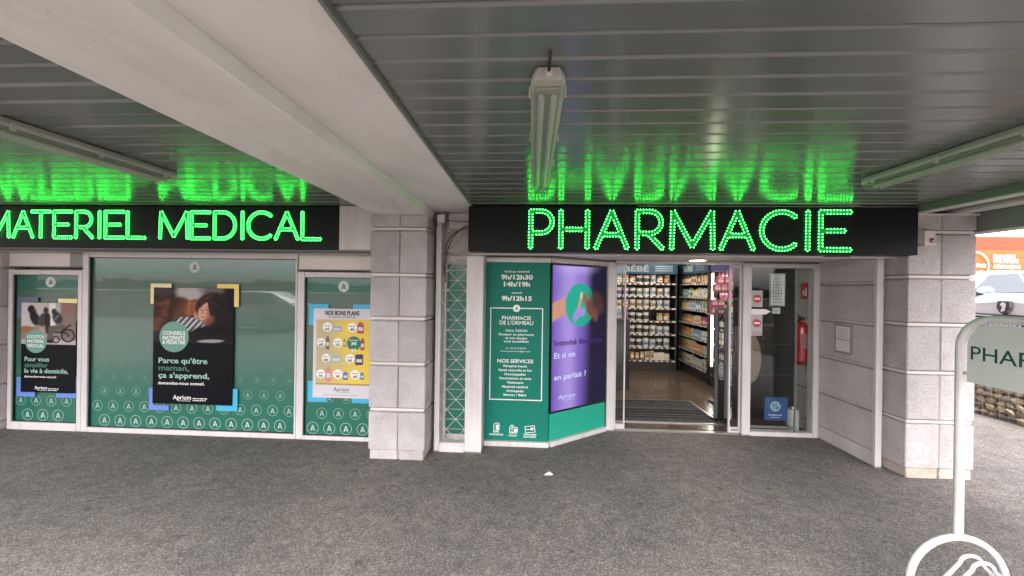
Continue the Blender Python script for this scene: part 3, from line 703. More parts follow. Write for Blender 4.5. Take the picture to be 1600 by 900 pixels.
pr = [(158, 210, 314, 286), (289, 322, 322, 265), (128, 146, 404, 338), (217, 230, 390, 348), (306, 326, 405, 345), (154, 210, 470, 430), (280, 320, 480, 425), (128, 158, 566, 490), (218, 244, 556, 514), (306, 326, 552, 515)]
bb = MB()
for a, c_, r, s_ in bub: bb.disc(px(a), pz(c_), r*KX, 4.2375, 20)
bo = part('price_bubble', bb, WHITEP, po)
for a, c_, r, s_ in bub:
    text(s_, px(a), pz(c_+17), 13*KZ, INK, bo, 4.2368, w=22*KX, bold=.03)
    print_line(px(a-15), px(a+15), pz(c_-4), 4*KZ, INK, bo, 4.2368)
b = MB(); b.disc(px(272), pz(372), 36*KX, 4.2373, 24); gb = part('price_bubble', b, mat("poster_deep_green", (.01, .16, .09), .5), po)
text('3€', px(272), pz(380), 15*KZ, WHITEP, gb, 4.2366, w=28*KX, bold=.03); text('9€', px(272), pz(410), 12*KZ, WHITEP, gb, 4.2366, w=28*KX, bold=.03); print_line(px(248), px(296), pz(358), 4*KZ, WHITEP, gb, 4.2366)
for k, (a, q, c_, d_) in enumerate(pr):
    b = MB(); zt = pz(d_); zb = pz(c_); xa, xq = px(a), px(q); yy = 4.2376
    b.poly([(xa, yy, zb), (xq, yy, zb), (xq, yy, zb+(zt-zb)*.8), (xa+(xq-xa)*.8, yy, zb+(zt-zb)*.86), (xa+(xq-xa)*.75, yy, zt), (xa+(xq-xa)*.25, yy, zt), (xa+(xq-xa)*.2, yy, zb+(zt-zb)*.86), (xa, yy, zb+(zt-zb)*.8)] if (q-a) < 40 else [(xa, yy, zb), (xq, yy, zb+.004), (xq, yy, zt), (xa, yy, zt-.004)], 0)
    b.rect(xa+(xq-xa)*.15, xa+(xq-xa)*.85, zb+(zt-zb)*.25, zb+(zt-zb)*.55, yy-.0004, 1)
    part('product_picture', b, [mat("product_ink_%d" % k, PCOL[k], .5), mat("product_tag_ink", (.6, .6, .62), .5)], po)
text('Aprium', px(210), pz(612), 20*KZ, mat("logo_green", (.01, .08, .06), .5), po, 4.2375, w=82*KX, bold=.005); text('PHARMACIE', px(222), pz(620), 5*KZ, mat("logo_green", (.01, .08, .06), .5), po, 4.2375, w=56*KX)
print_line(px(118), px(296), pz(634), 3*KZ, EDGE, po, 4.2375)
corner(-2.535, 1.54, -1, 1, .23, .24, .06, CYA, po, 4.2445); corner(-1.60, 1.54, 1, 1, .42, .24, .06, CYA, po, 4.2445)
corner(-2.535, .425, -1, -1, .23, .24, .06, CYA, po, 4.2445); corner(-1.60, .425, 1, -1, .42, .24, .06, CYA, po, 4.2445)

# ------------------------------------------------------------------ white posts, lattice grille
def post(x0, x1, y0, y1, z1, label):
    t = thing('white_post', label, 'post', ((x0+x1)/2, (y0+y1)/2, 0))
    b = MB(); b.box(x0, x1, y0, y1, .012, z1, c=.004); part('casing', b, ALU, t)
    b = MB(); b.box(x0-.004, x1+.004, y0-.004, y1, 0, .011); part('foot', b, EDGE, t)
post(-1.022, -.966, 4.03, 4.20, 2.455, 'narrow white post between the stone pillar and the lattice grille')
post(-.694, -.515, 4.03, 4.20, 2.087, 'wide white post between the lattice grille and the green opening hours panel')
post(3.443, 3.503, 4.02, 4.06, 2.11, 'slim white post at the outer end of the stone side wall')
post(.935, 1.03, 4.79, 4.88, 2.09, 'white post between the video screen and the open door')
post(2.557, 2.655, 4.79, 4.90, 2.09, 'white post between the open door and the fixed glass panel')
gw = thing('niche_wall', 'pale wall with a green sheet behind the lattice grille', 'wall', (-.83, 4.3, 0))
b = MB(); b.box(-1.05, -.52, 4.28, 4.40, 0, 2.60); part('wall_face', b, ALU2, gw)
b = MB(); b.box(-.945, -.52, 4.262, 4.276, .11, 2.005); part('green_sheet', b, GREENF, gw)
b = MB(); b.box(-.965, -.70, 4.19, 4.278, 2.05, 2.09); b.box(-.965, -.945, 4.20, 4.278, .0, 2.05); part('sheet_frame', b, ALU2, gw)
gr = thing('lattice_grille', 'pale metal lattice grille with rosettes in front of the green sheet', 'grille', (-.83, 4.06, 0))
GRM = mat("galvanised_bar", (.50, .47, .42), .5, metal=.1, var=.12, vscale=20)
rows = [.13+.1058*i for i in range(23)]; cols = [-1.0, -.895, -.795, -.692]
for z in rows:
    b = MB(); b.tube([(-.964, 4.066, z), (-.696, 4.066, z)], .0027, 6); part('horizontal_bar', b, GRM, gr)
for s_ in (0, 1):
    for i in range(-3, 23):
        a = []
        for k in range(4):
            r = i+k if s_ == 0 else i+3-k
            if 0 <= r < 23: a.append((cols[k], 4.060-.003*s_, rows[r]))
        if (i % 2) == (0 if s_ == 0 else 1) and len(a) > 1:
            cl = []
            for q in a: cl.append((max(-.964, min(-.696, q[0])), q[1], q[2]))
            b = MB(); b.tube(cl, .0031, 6); part('diagonal_bar', b, GRM, gr)
for r in range(23):
    for k in range(1, 4):
        if (r-k) % 2 == 0 and cols[k] < -.70+.02:
            X = min(cols[k], -.706)
            b = MB(); b.lathe([(.010, 4.056), (.0115, 4.050), (.007, 4.044)], (X, 0, rows[r]), 10, axis='y'); part('rosette', b, GRM, gr)
b = MB(); b.box(-.964, -.696, 4.03, 4.12, 0, .10, c=.004); part('sill', b, ALU, gr)
sb = thing('shutter_box', 'small white ribbed box high above the lattice grille', 'box', (-.79, 4.12, 2.38))
b = MB(); b.box(-.905, -.64, 4.10, 4.20, 2.375, 2.548, c=.004); part('casing', b, ALU, sb)
for k in range(3):
    b = MB(); b.box(-.906, -.64, 4.094, 4.0995, 2.385+k*.055, 2.43+k*.055, c=.002); part('rib', b, ALU, sb)
jb = thing('junction_box', 'small white junction box with black cables above the narrow white post', 'junction box', (-.97, 4.0, 2.43))
b = MB(); b.box(-1.008, -.925, 3.985, 4.028, 2.425, 2.515, c=.006); part('casing', b, ALU, jb)
b = MB(); b.box(-1.002, -.931, 3.981, 3.9845, 2.431, 2.509, c=.002); part('lid', b, ALU2, jb)
CAB = mat("grey_brown_cable", (.07, .06, .05), .6)
def cable(pts, r, m, label, cat='cable', n=26):
    # smooth run through the points
    P = [Vector(p) for p in pts]; out = []
    for i in range(len(P)-1):
        p0, p1, p2, p3 = P[max(i-1, 0)], P[i], P[i+1], P[min(i+2, len(P)-1)]
        for k in range(6):
            t = k/6; out.append(.5*((2*p1)+(p2-p0)*t+(2*p0-5*p1+4*p2-p3)*t*t+(3*p1-p0-3*p2+p3)*t**3))
    out.append(P[-1]); b = MB(); b.tube(out, r, 6); o = center(part('cable', b, m)); return tag(o, label, cat)
cable([(-.925, 4.0, 2.45), (-.88, 4.02, 2.452), (-.78, 4.05, 2.448), (-.62, 4.04, 2.445)], .004, BLACK, 'black cable running from the junction box to the right lit sign')
cable([(-.97, 3.99, 2.518), (-1.02, 3.985, 2.52), (-1.045, 3.985, 2.47), (-1.03, 3.99, 2.40), (-1.0, 4.0, 2.40)], .005, BLACK, 'black cable loop left of the small white junction box')
cable([(-.94, 4.0, 2.518), (-.93, 4.01, 2.535), (-.89, 4.06, 2.54)], .005, BLACK, 'short black cable on top of the junction box')
cable([(-.92, 4.02, 1.85), (-.935, 4.02, 1.98), (-.925, 4.015, 2.12), (-.88, 4.01, 2.26), (-.80, 4.01, 2.335), (-.71, 4.0, 2.37), (-.63, 3.96, 2.39)], .007, CAB, 'left grey cable bent in an arc over the top of the lattice grille')
cable([(-.915, 4.02, 1.80), (-.92, 4.02, 1.96), (-.895, 4.015, 2.14), (-.84, 4.01, 2.27), (-.76, 4.01, 2.36), (-.69, 4.0, 2.40)], .006, CAB, 'right grey cable bent in an arc over the top of the lattice grille')

# ------------------------------------------------------------------ opening hours panel
hp = thing('hours_panel', 'green shop panel with white opening hours and list of services', 'sign', (-.16, 4.27, 0))
b = MB(); b.box(-.512, .196, 4.262, 4.285, .056, 2.035); part('panel_sheet', b, TEAL, hp)
b = MB(); b.box(-.513, .20, 4.235, 4.32, 2.036, 2.088, c=.004); part('top_rail', b, ALU, hp)
b = MB(); b.box(-.513, .203, 4.225, 4.32, 0, .054, c=.004); part('bottom_rail', b, ALU, hp)
HS = .1777*.00713
hx = lambda a: -.16+(a-330)*HS
h1 = lambda a: 1.523-(400+a*.1777-482)*.00717
h2 = lambda a: h1(a+787.8)
PANW = mat("pale_panel_print", (.80, .85, .82), .5)
YP = 4.2612
for s_, yy, hh, ww, bo in (('lundi au vendredi', 148, 20, 215, .01), ('9h/12h30', 207, 40, 278, .035), ('14h/19h', 268, 40, 230, .035), ('samedi', 332, 18, 88, .01), ('9h/12h15', 392, 40, 265, .035),
                       ('PHARMACIE', 560, 34, 255, .012), ("DE L'ORMEAU", 602, 34, 295, .012), ('Olivia TURON', 664, 20, 190, .012), ('Docteur en pharmacie', 697, 20, 305, .012), ('et son équipe', 728, 20, 190, .012), ('vous accueillent', 757, 20, 220, .012)):
    text(s_, hx(323), h1(yy), hh*.1777*.00717, PANW, hp, YP, w=ww*HS, bold=bo)
for s_, yy, hh, ww, bo in (('Tél : 05 62 38 98 98', 27, 13, 180, 0), ('ormeau.pharmacie@perso.fr', 52, 12, 260, 0), ('NOS SERVICES', 147, 32, 315, .015), ('Parapharmacie', 185, 21, 205, .014), ('Santé naturelle et bio', 221, 21, 292, .014), ('Homéopathie', 257, 21, 185, .014),
                       ('Vaccinations et tests', 292, 21, 282, .014), ('Vétérinaire', 329, 21, 145, .014), ('Matériel médical', 366, 21, 225, .014), ('Orthopédie', 402, 21, 155, .014), ('Maman / Bébé', 437, 21, 200, .014)):
    text(s_, hx(318), h2(yy), hh*.1777*.00717, PANW, hp, YP, w=ww*HS, bold=bo)
for s_, xx, yy, ww in (('SCAN', 158, 760, 50), ('ORDONNANCE', 158, 783, 122), ('CLICK &', 307, 766, 66), ('COLLECT', 307, 788, 78), ('PROGRAMME', 455, 775, 110), ('RELATIONNEL', 455, 795, 110)):
    text(s_, hx(xx), h2(yy), 14*.1777*.00717, PANW, hp, YP, w=ww*HS, bold=.02)
xa, xq, zt, zb, lw = hx(92), hx(555), h1(455), h2(474), .011
b = MB(); b.rect(xa, hx(290), zt-lw, zt, YP); b.rect(hx(356), xq, zt-lw, zt, YP); b.rect(xa, xq, zb, zb+lw, YP); b.rect(xa, xa+lw, zb+lw, zt-lw, YP); b.rect(xq-lw, xq, zb+lw, zt-lw, YP); part('border_line', b, PANW, hp)
b = MB(); b.disc(hx(323), h1(460), 32*HS, YP); e_ = part('emblem', b, PANW, hp)
b = MB(); b.emblem(hx(323), h1(460), 30*HS, YP-.0006); part('emblem_letter', b, GREENF, e_)
def outline(pts, wd, y, mb):
    n = len(pts)
    for i in range(n):
        a, q = pts[i], pts[(i+1) % n]; l = hypot(q[0]-a[0], q[1]-a[1]); nx, nz = -(q[1]-a[1])/l*wd/2, (q[0]-a[0])/l*wd/2
        yy = y-.00015*i
        mb.poly([(a[0]+nx, yy, a[1]+nz), (q[0]+nx, yy, q[1]+nz), (q[0]-nx, yy, q[1]-nz), (a[0]-nx, yy, a[1]-nz)])
b = MB(); outline([(hx(137), h2(745)), (hx(137), h2(690)), (hx(150), h2(678)), (hx(183), h2(678)), (hx(183), h2(735)), (hx(165), h2(748))], .006, YP, b); b.rect(hx(155), hx(178), h2(735), h2(692), YP); part('icon', b, PANW, hp)
b = MB(); outline([(hx(277), h2(750)), (hx(277), h2(705)), (hx(345), h2(712)), (hx(345), h2(750))], .006, YP, b); outline([(hx(284), h2(705)), (hx(288), h2(690)), (hx(306), h2(690)), (hx(310), h2(705))], .005, YP-.001, b); b.ring(hx(298), h2(726), .006, .011, YP); b.rect(hx(316), hx(338), h2(745), h2(722), YP); part('icon', b, PANW, hp)
b = MB(); outline([(hx(418), h2(755)), (hx(410), h2(700)), (hx(492), h2(690)), (hx(500), h2(745))], .006, YP, b); b.rect(hx(420), hx(460), h2(727), h2(722), YP); b.disc(hx(472), h2(718), 13*HS, YP); part('icon', b, PANW, hp)

# ------------------------------------------------------------------ angled video screen
AX, AY, BX, BY = .205, 4.272, .93, 4.825
LA = hypot(BX-AX, BY-AY)
vs_ = thing('video_screen', 'tall lit purple advertising screen on the slanted wall beside the door', 'screen', (AX, AY, 0), atan2(BY-AY, BX-AX))
b = MB(); b.box(.012, LA-.008, .0, .05, .36, 2.03); part('bezel', b, BLACK, vs_)
b = MB(); b.box(.012, LA-.008, .003, .05, .056, .352); part('lower_panel', b, TEAL2, vs_)
b = MB(); b.box(.0, LA, -.035, .06, .0, .052, c=.004); part('bottom_rail', b, ALU, vs_)
b = MB(); b.box(.0, LA, -.03, .06, 2.036, 2.088, c=.004); part('top_rail', b, ALU, vs_)
SCR = print_mat("screen_picture", emit=.115, coat=.3)
def screen(u, v):
    c = mixc(rgb(128, 98, 196), rgb(176, 150, 228), sst(.0, .30, u)); c = mixc(c, rgb(126, 98, 194), sst(.30, .52, u)*(.55+.45*sst(.15, .5, v))); c = mixc(c, rgb(24, 18, 52), sst(.42+.12*(1-v), .72+.05*(1-v), u))  # right side darkened in the picture colours to imitate the oblique viewing angle
    c = mixc(c, rgb(90, 66, 156), .35*(1-sst(.0, .05, u)))
    c = mixc(c, rgb(206, 190, 246), .5*ell(u, v, .42, .0, .3, .05, 0, .8))
    # forearm from the left, hand from the right
    dk = 1-.72*sst(.52, .95, u)
    c = mixc(c, tuple(q*dk for q in rgb(206, 150, 124)), seg(u, v, -.05, .335, .30, .262, .062, .15)*sst(.62, .3, u))
    c = mixc(c, tuple(q*dk for q in rgb(28, 176, 150)), ell(u, v, .50, .275, .275, .155, 0, .02))
    if u > .2:
        c = mixc(c, rgb(170, 146, 222), max(seg(u, v, .40, .365, .48, .31, .035, .2), seg(u, v, .46, .335, .56, .325, .028, .2)))
        c = mixc(c, rgb(214, 156, 128), seg(u, v, .475, .29, .515, .205, .022, .2)); c = mixc(c, rgb(232, 200, 190), seg(u, v, .512, .215, .52, .200, .016, .3))
    c = mixc(c, rgb(150, 98, 78), seg(u, v, .585, .225, .70, .33, .035, .25)); c = mixc(c, rgb(120, 74, 60), seg(u, v, .66, .29, .80, .35, .05, .3)); c = mixc(c, rgb(84, 52, 50), ell(u, v, .82, .26, .14, .07, .3, .5))
    for k in range(4): c = mixc(c, rgb(40, 24, 34), .7*seg(u, v, .74+.06*k, .215+.008*k, .80+.055*k, .275, .010, .5))
    return c
paint_grid('screen_picture', .028, LA-.024, .378, 2.012, 70, 130, screen, SCR, vs_, -.002)
def emis(n, c, s): return mat(n, (.01, .01, .01), .4, emit=c, estr=s)
VIO = emis("screen_violet_text", rgb(60, 0, 118), .10); LIL = emis("screen_lilac_text", rgb(196, 206, 240), .14)
SW = LA-.052; sx = lambda u: .028+u*SW
szv = lambda v: 2.012-v*1.634
text('Intimité féminine', sx(.04), szv(.555), .066, VIO, vs_, -.004, w=.88*SW, align='l', bold=.025, off=(0, 0, 0))
text('Et si on', sx(.04), szv(.640), .066, LIL, vs_, -.004, w=.37*SW, align='l', bold=.015, off=(0, 0, 0))
text('en parlait ?', sx(.04), szv(.790), .066, LIL, vs_, -.004, w=.58*SW, align='l', bold=.012, off=(0, 0, 0))
text('Aprium', sx(.12), szv(.925), .050, LIL, vs_, -.004, w=.30*SW, align='l', off=(0, 0, 0)); text('PHARMACIE', sx(.22), szv(.943), .014, LIL, vs_, -.004, w=.19*SW, align='l', off=(0, 0, 0))

# ------------------------------------------------------------------ doors and fixed glass
DY = 4.84
def leaf(x0, x1, label):
    t = thing('sliding_door', label, 'door', ((x0+x1)/2, DY, 0))
    b = MB(); b.box(x0, x0+.018, DY-.014, DY+.014, .02, 2.07); b.box(x1-.018, x1, DY-.014, DY+.014, .02, 2.07); b.box(x0+.019, x1-.019, DY-.014, DY+.014, .02, .085); b.box(x0+.019, x1-.019, DY-.014, DY+.014, 2.035, 2.07); part('frame', b, ALU, t)
    b = MB(); b.box(x0+.019, x1-.019, DY-.004, DY+.004, .086, 2.034); part('glass_pane', b, GLASS, t); return t
leaf(1.034, 1.165, 'left glass sliding door leaf, pushed open beside the video screen')
d2 = leaf(2.415, 2.553, 'right glass sliding door leaf, pushed open beside the fixed glass panel')
b = MB(); b.box(2.45, 2.53, DY-.017, DY-.0145, .045, .065); part('name_plate', b, EDGE, d2)
tk = thing('door_track', 'pale metal track over and under the sliding doors', 'door track', (1.8, DY, 0))
b = MB(); b.box(1.031, 2.556, 4.81, 4.87, .0, .016); part('threshold', b, STEEL, tk)
b = MB(); b.box(1.031, 2.556, 4.80, 4.88, 2.072, 2.105); part('header_rail', b, ALU, tk)
fg = thing('fixed_window', 'tall fixed glass panel right of the open door with stickers on it', 'window', (3.03, DY, 0))
b = MB(); b.box(3.385, 3.447, 4.79, 4.90, 0, 2.09, c=.003); b.box(2.656, 3.384, 4.792, 4.90, 2.035, 2.088, c=.003); b.box(2.656, 3.384, 4.792, 4.90, 0, .052, c=.003); part('frame', b, ALU, fg)
b = MB(); b.box(2.657, 3.384, 4.825, 4.832, .053, 2.034); part('glass_pane', b, GLASS, fg)
b = MB(); b.box(3.20, 3.215, 4.834, 4.85, .053, 2.034); b.box(2.657, 3.20, 4.834, 4.85, .085, .112); part('glazing_bar', b, STEEL, fg)
TAGM = mat("price_strip_white", (.70, .68, .66), .4)
RED = mat("sign_red", (.48, .02, .03), .4)
for z, hh, nm in ((1.60, .10, 'upper'), (1.25, .19, 'lower')):
    st = thing('entry_sticker', 'white sticker with a red no entry disc, %s one on the fixed glass panel' % nm, 'sticker', (2.74, 4.82, z))
    b = MB(); b.box(2.665, 2.80, 4.8205, 4.8245, z-.04, z+hh+.06); part('paper', b, mat('sticker_paper', (.42, .41, .41), .5), st)
    b = MB(); b.disc(2.735, z+hh*.6+.0, .05, 4.8195, 24); dd = part('red_disc', b, RED, st)
    b = MB(); b.rect(2.700, 2.770, z+hh*.6-.011, z+hh*.6+.011, 4.8188); part('white_bar', b, WHITEP, dd)
    if hh > .15:
        print_line(2.685, 2.785, z-.002, .012, RED, st, 4.8198); print_line(2.68, 2.79, z-.028, .009, RED, st, 4.8198)
st = thing('white_sticker', 'white arrow shaped sticker between the two no entry stickers', 'sticker', (2.78, 4.82, 1.48))
b = MB(); b.extr([(2.66, 1.47), (2.84, 1.47), (2.875, 1.495), (2.90, 1.505), (2.84, 1.535), (2.66, 1.535)], 4.8195, 4.8244); part('paper', b, WHITEP, st)
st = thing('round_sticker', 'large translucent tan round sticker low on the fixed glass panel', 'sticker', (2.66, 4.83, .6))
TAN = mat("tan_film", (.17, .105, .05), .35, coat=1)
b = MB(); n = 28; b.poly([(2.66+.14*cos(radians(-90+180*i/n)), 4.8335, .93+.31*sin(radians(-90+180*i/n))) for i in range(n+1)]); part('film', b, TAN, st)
st = thing('blue_poster', 'blue square poster with a pale globe on the inside of the fixed glass panel', 'poster', (2.98, 4.85, .16))
b = MB(); b.box(2.865, 3.135, 4.86, 4.866, .175, .455); part('sheet', b, mat("poster_blue", (.01, .07, .24), .4, coat=.5), st)
b = MB(); b.disc(2.99, .345, .062, 4.8590, 24); gl = part('globe', b, mat("globe_pale", (.35, .48, .55), .5), st)
b = MB()
for a, q, r in ((2.97, .36, .02), (3.01, .33, .024), (3.0, .375, .014), (2.965, .325, .012)): b.disc(a, q, r, 4.8584, 9)
part('continent', b, mat("globe_teal", (.06, .22, .30), .5), gl)
print_line(2.91, 3.07, .235, .013, WHITEP, st, 4.8590); print_line(2.93, 3.05, .208, .009, WHITEP, st, 4.8590)

# ------------------------------------------------------------------ shop interior
TILE = mat("brown_floor_tile", (.085, .058, .044), .26, var=.12, vscale=5, coat=.15)
fl = MB(); fl.box(-.65, 3.60, 4.88, 9.04, .002, .0045); struct('shop_floor_bed', fl, CORE)
ft = thing('tile_floor', 'brown tiled floor inside the shop', 'floor', (1.5, 6.8, .0))
TM = MB(); TM.box(-.298, .298, -.298, .298, .005, .012, c=.002); tme = TM.mesh('tile'); tme.materials.append(TILE)
for i in range(7):
    for j in range(7):
        o = bpy.data.objects.new('tile', tme); link(o); o.parent = ft; o.location = (-1.78+.602*i, -1.60+.602*j, random.uniform(-.0006, .0006))
INW = mat("dark_shop_wall", (.028, .026, .026), .6)
w_ = MB(); w_.box(-.65, 3.62, 8.98, 9.04, 0, 2.8); w_.box(-.69, -.63, 4.42, 9.04, 0, 2.8); w_.box(3.575, 3.625, 5.64, 8.98, 0, 2.8); struct('shop_walls', w_, INW)
w_ = MB(); w_.box(-.69, 3.62, 4.95, 9.04, 2.56, 2.60); w_.box(-.69, 3.45, 4.89, 4.94, 2.09, 2.60); struct('shop_ceiling', w_, mat("shop_ceiling_white", (.55, .53, .5), .7))
LP = mat("shop_lamp", (.8, .8, .8), .4, emit=(1, .90, .78), estr=7.4)
k = 0
for x in (.6, 1.7, 2.75):
    for y in (5.6, 6.9, 8.0):
        t = thing('shop_lamp', 'round ceiling lamp inside the shop, %s row, %s' % ({.6: 'left', 1.7: 'middle', 2.75: 'right'}[x], {5.6: 'nearest the door', 6.9: 'midway', 8.0: 'nearest the back wall'}[y]), 'lamp', (x, y, 2.55), group='ceiling lamps inside the shop')
        b = MB(); b.lathe([(.15, 2.558), (.15, 2.535), (.13, 2.533)], (x, y, 0), 20); part('rim', b, ALU, t)
        b = MB(); b.lathe([(.125, 2.5325), (.10, 2.526)], (x, y, 0), 20); part('lens', b, LP, t)
mt = thing('door_mat', 'dark striped door mat on the shop floor behind the threshold', 'mat', (1.75, 5.64, .012))
b = MB(); b.box(1.03, 2.47, 5.14, 6.13, .0125, .020); part('mat_base', b, mat("mat_dark", (.018, .017, .018), .95, var=.3, vscale=40), mt)
RIB = mat("mat_rib", (.05, .046, .048), .95, var=.5, vscale=14)
rmes = []
for q in ((.012, .012, .013), (.035, .033, .034), (.085, .08, .082)):
    rm = MB(); rm.box(-.70, .70, -.010, .010, 0, .006); rme = rm.mesh('mat_rib'); rme.materials.append(mat('mat_rib_%.3f' % q[0], q, .95, var=.5, vscale=14)); rmes.append(rme)
for i in range(31):
    o = bpy.data.objects.new('mat_rib', random.choice(rmes)); link(o); o.parent = mt; o.location = (0, -.48+i*.0318, .0085)
b = MB(); b.box(1.0, 2.50, 5.11, 5.138, .0125, .022); b.box(1.0, 2.50, 6.132, 6.16, .0125, .022); b.box(2.472, 2.50, 5.139, 6.131, .0125, .022); b.box(1.0, 1.028, 5.139, 6.131, .0125, .022); part('mat_edge', b, STEEL, mt)
# shelf units
SHB = mat("dark_shelf_back", (.035, .030, .028), .5); SHF = mat("shelf_metal", (.10, .095, .09), .4); HDB = mat("header_blue", (.022, .06, .10), .45); HDV = mat("header_violet", (.02, .02, .11), .45)
LEV = [.245, .525, .805, 1.085, 1.36, 1.615, 1.885]
def shelves(label, L, hdr, hm, htx, loc, rz, depth=.32):
    t = thing('shelf_unit', label, 'shelf unit', loc, rz); ORG[t.name] = (0, 0, 0)                     # local: front faces -y, runs 0..L along x
    b = MB(); b.box(0, L, depth, depth+.03, 0, 2.33); part('back_panel', b, SHB, t)
    for x in (0, L-.03): b = MB(); b.box(x, x+.03, 0, depth, .0, 2.08, c=.003); part('side_panel', b, SHB, t)
    b = MB(); b.box(.031, L-.031, .02, depth, 0, .20); part('kick_board', b, SHB, t)
    for z in LEV:
        b = MB(); b.box(.031, L-.031, .0, depth, z-.02, z); s_ = part('shelf', b, SHF, t)
        b = MB(); b.box(.031, L-.031, -.014, -.001, z-.028, z+.006); part('price_rail', b, SHF, s_)
        b = MB(); n = int(L/.115)
        for i in range(n): b.box(.05+i*.115, .05+i*.115+.05+.02*(i % 3 == 0), -.0165, -.0145, z-.026, z+.002)
        part('price_tag', b, TAGM, s_, kind='stuff')
    b = MB(); b.box(0, L, -.02, .30, 2.085, 2.33, c=.004); h = part('header', b, hm, t)
    if htx:
        tx, x, ww = htx; me = text_mesh(tx, x, 2.14, .12, -.022, w=ww, bold=.03); part('lettering', me, mat("header_print", (.30, .34, .36), .5), h)
        b = MB()
        for k in range(3): b.rect(x+ww*.75, min(L-.1, x+ww*.75+.38), 2.15+.045*k, 2.165+.045*k, -.0215)
        part('header_stripe', b, mat("header_print", (.30, .34, .36), .5), h)
    return t
shelves('dark back wall shelf unit filled with milk tubs under a blue BÉBÉ header', 2.22, 1, HDB, ('BÉBÉ', 1.36, .52), (.86, 8.34, .0), 0)
shelves('dark right hand shelf unit with bottles and packets under the second blue BÉBÉ header', 1.40, 1, HDB, ('BÉBÉ', .52, .50), (3.255, 8.69, .0), -pi/2)
shelves('dark shelf unit nearest the door under the violet header', .98, 1, HDV, None, (3.255, 7.16, .0), -pi/2)
# tubs: lathe body, coloured label and lid
def tubmesh(name, r, h, body, lab, lid):
    b = MB(); n = 14
    b.lathe([(r*.94, 0), (r, .008), (r, h*.86)], n=n, mi=0); b.lathe([(r*1.004, h*.20), (r*1.004, h*.66)], n=n, mi=1); b.lathe([(r*1.03, h*.862), (r*1.03, h), (r*.9, h*1.01)], n=n, mi=2)
    q = MB(); vs = [(r*1.012*sin(a), -r*1.012*cos(a), z) for z in (h*.34, h*.50) for a in (-.5, -.25, 0, .25, .5)]
    b.add(vs, [(i, i+1, i+6, i+5) for i in range(4)], 3)
    me = b.mesh(name)
    for c in (body, lab, lid, (.10, .09, .12)): me.materials.append(mat('tub_%.2f_%.2f_%.2f' % c, c, .4))
    return me
CW = (.72, .68, .62); CT = (.42, .27, .14); CO = (.55, .25, .06); CB = (.05, .045, .05); CP = (.22, .10, .35); CG = (.20, .32, .20); CR = (.55, .10, .10); CK = (.60, .17, .25); CYw = (.6, .45, .12); CN = (.2, .11, .06); CL = (.30, .40, .50)
V = lambda b_, l_, d_: tubmesh('milk_tub', .055, .165, b_, l_, d_)
T = {'t': V(CT, CW, CT), 'o': V(CO, CW, CYw), 'w': V(CW, CL, CW), 'k': V(CW, CB, CW), 'n': V(CN, CT, CW), 'p': V(CW, CP, CW), 'g': V(CW, CG, CW), 'y': V(CYw, CW, CYw), 'r': V(CR, CW, CW), 'i': V(CK, CW, CW), 'c': V(CW, CT, CW), 'b': V(CW, CL, CL)}
TN = {'t': 'tan', 'o': 'orange', 'w': 'white and blue', 'k': 'white and black', 'n': 'brown', 'p': 'white and purple', 'g': 'white and green', 'y': 'yellow', 'r': 'red', 'i': 'pink', 'c': 'white and tan', 'b': 'pale blue'}
ORD = ['first', 'second', 'third', 'fourth', 'fifth', 'sixth', 'seventh', 'eighth', 'ninth', 'tenth', 'eleventh', 'twelfth']
SHN = ['lowest', 'second lowest', 'third lowest', 'middle', 'third highest', 'second highest', 'top']
ROWS = {6: 'ctototkkwtn', 5: 'ccpppkgwwcw', 4: 'oycciccwcww', 3: 'ccrokkkk ot', 2: 'wwwwkkkkwww', 1: 'ppiowkkwwkw', 0: 'wwwww'}
for lv, row in ROWS.items():
    for i, ch in enumerate(row):
        if ch == ' ': continue
        o = bpy.data.objects.new('milk_tub', T[ch]); link(o); o.location = (1.44+i*.145, 8.34+.085, LEV[lv]+.001); o.scale = (1.12, 1.12, random.uniform(.98, 1.12)); o.rotation_euler = (0, 0, random.uniform(-.5, .5))
        tag(o, '%s tub, %s from right, %s shelf of the back wall unit' % (TN[ch], ORD[10-i], SHN[lv]), 'tub', 'milk tubs on the back wall unit')
# packets, bottles, boxes
def boxmesh(name, w, d, h, c1, c2):
    b = MB(); b.box(-w/2, w/2, -d/2, d/2, 0, h, c=.004); b.rect(-w*.42, w*.42, h*.25, h*.62, -d/2-.0008, 1); b.rect(-w*.3, w*.3, h*.72, h*.86, -d/2-.0008, 1)
    me = b.mesh(name); me.materials.append(mat('pack_%.2f_%.2f_%.2f' % c1, c1, .4)); me.materials.append(mat('pack_%.2f_%.2f_%.2f' % c2, c2, .4)); return me
def bottlemesh(name, r, h, c1, c2, c3):
    b = MB(); b.lathe([(r*.9, 0), (r, .006), (r, h*.66), (r*.55, h*.78), (r*.4, h*.80)], n=12, mi=0); b.lathe([(r*.45, h*.80), (r*.45, h*.98), (r*.3, h)], n=12, mi=2); b.lathe([(r*1.01, h*.15), (r*1.01, h*.52)], n=12, mi=1)
    me = b.mesh(name)
    for c in (c1, c2, c3): me.materials.append(mat('pack_%.2f_%.2f_%.2f' % c, c, .35))
    return me
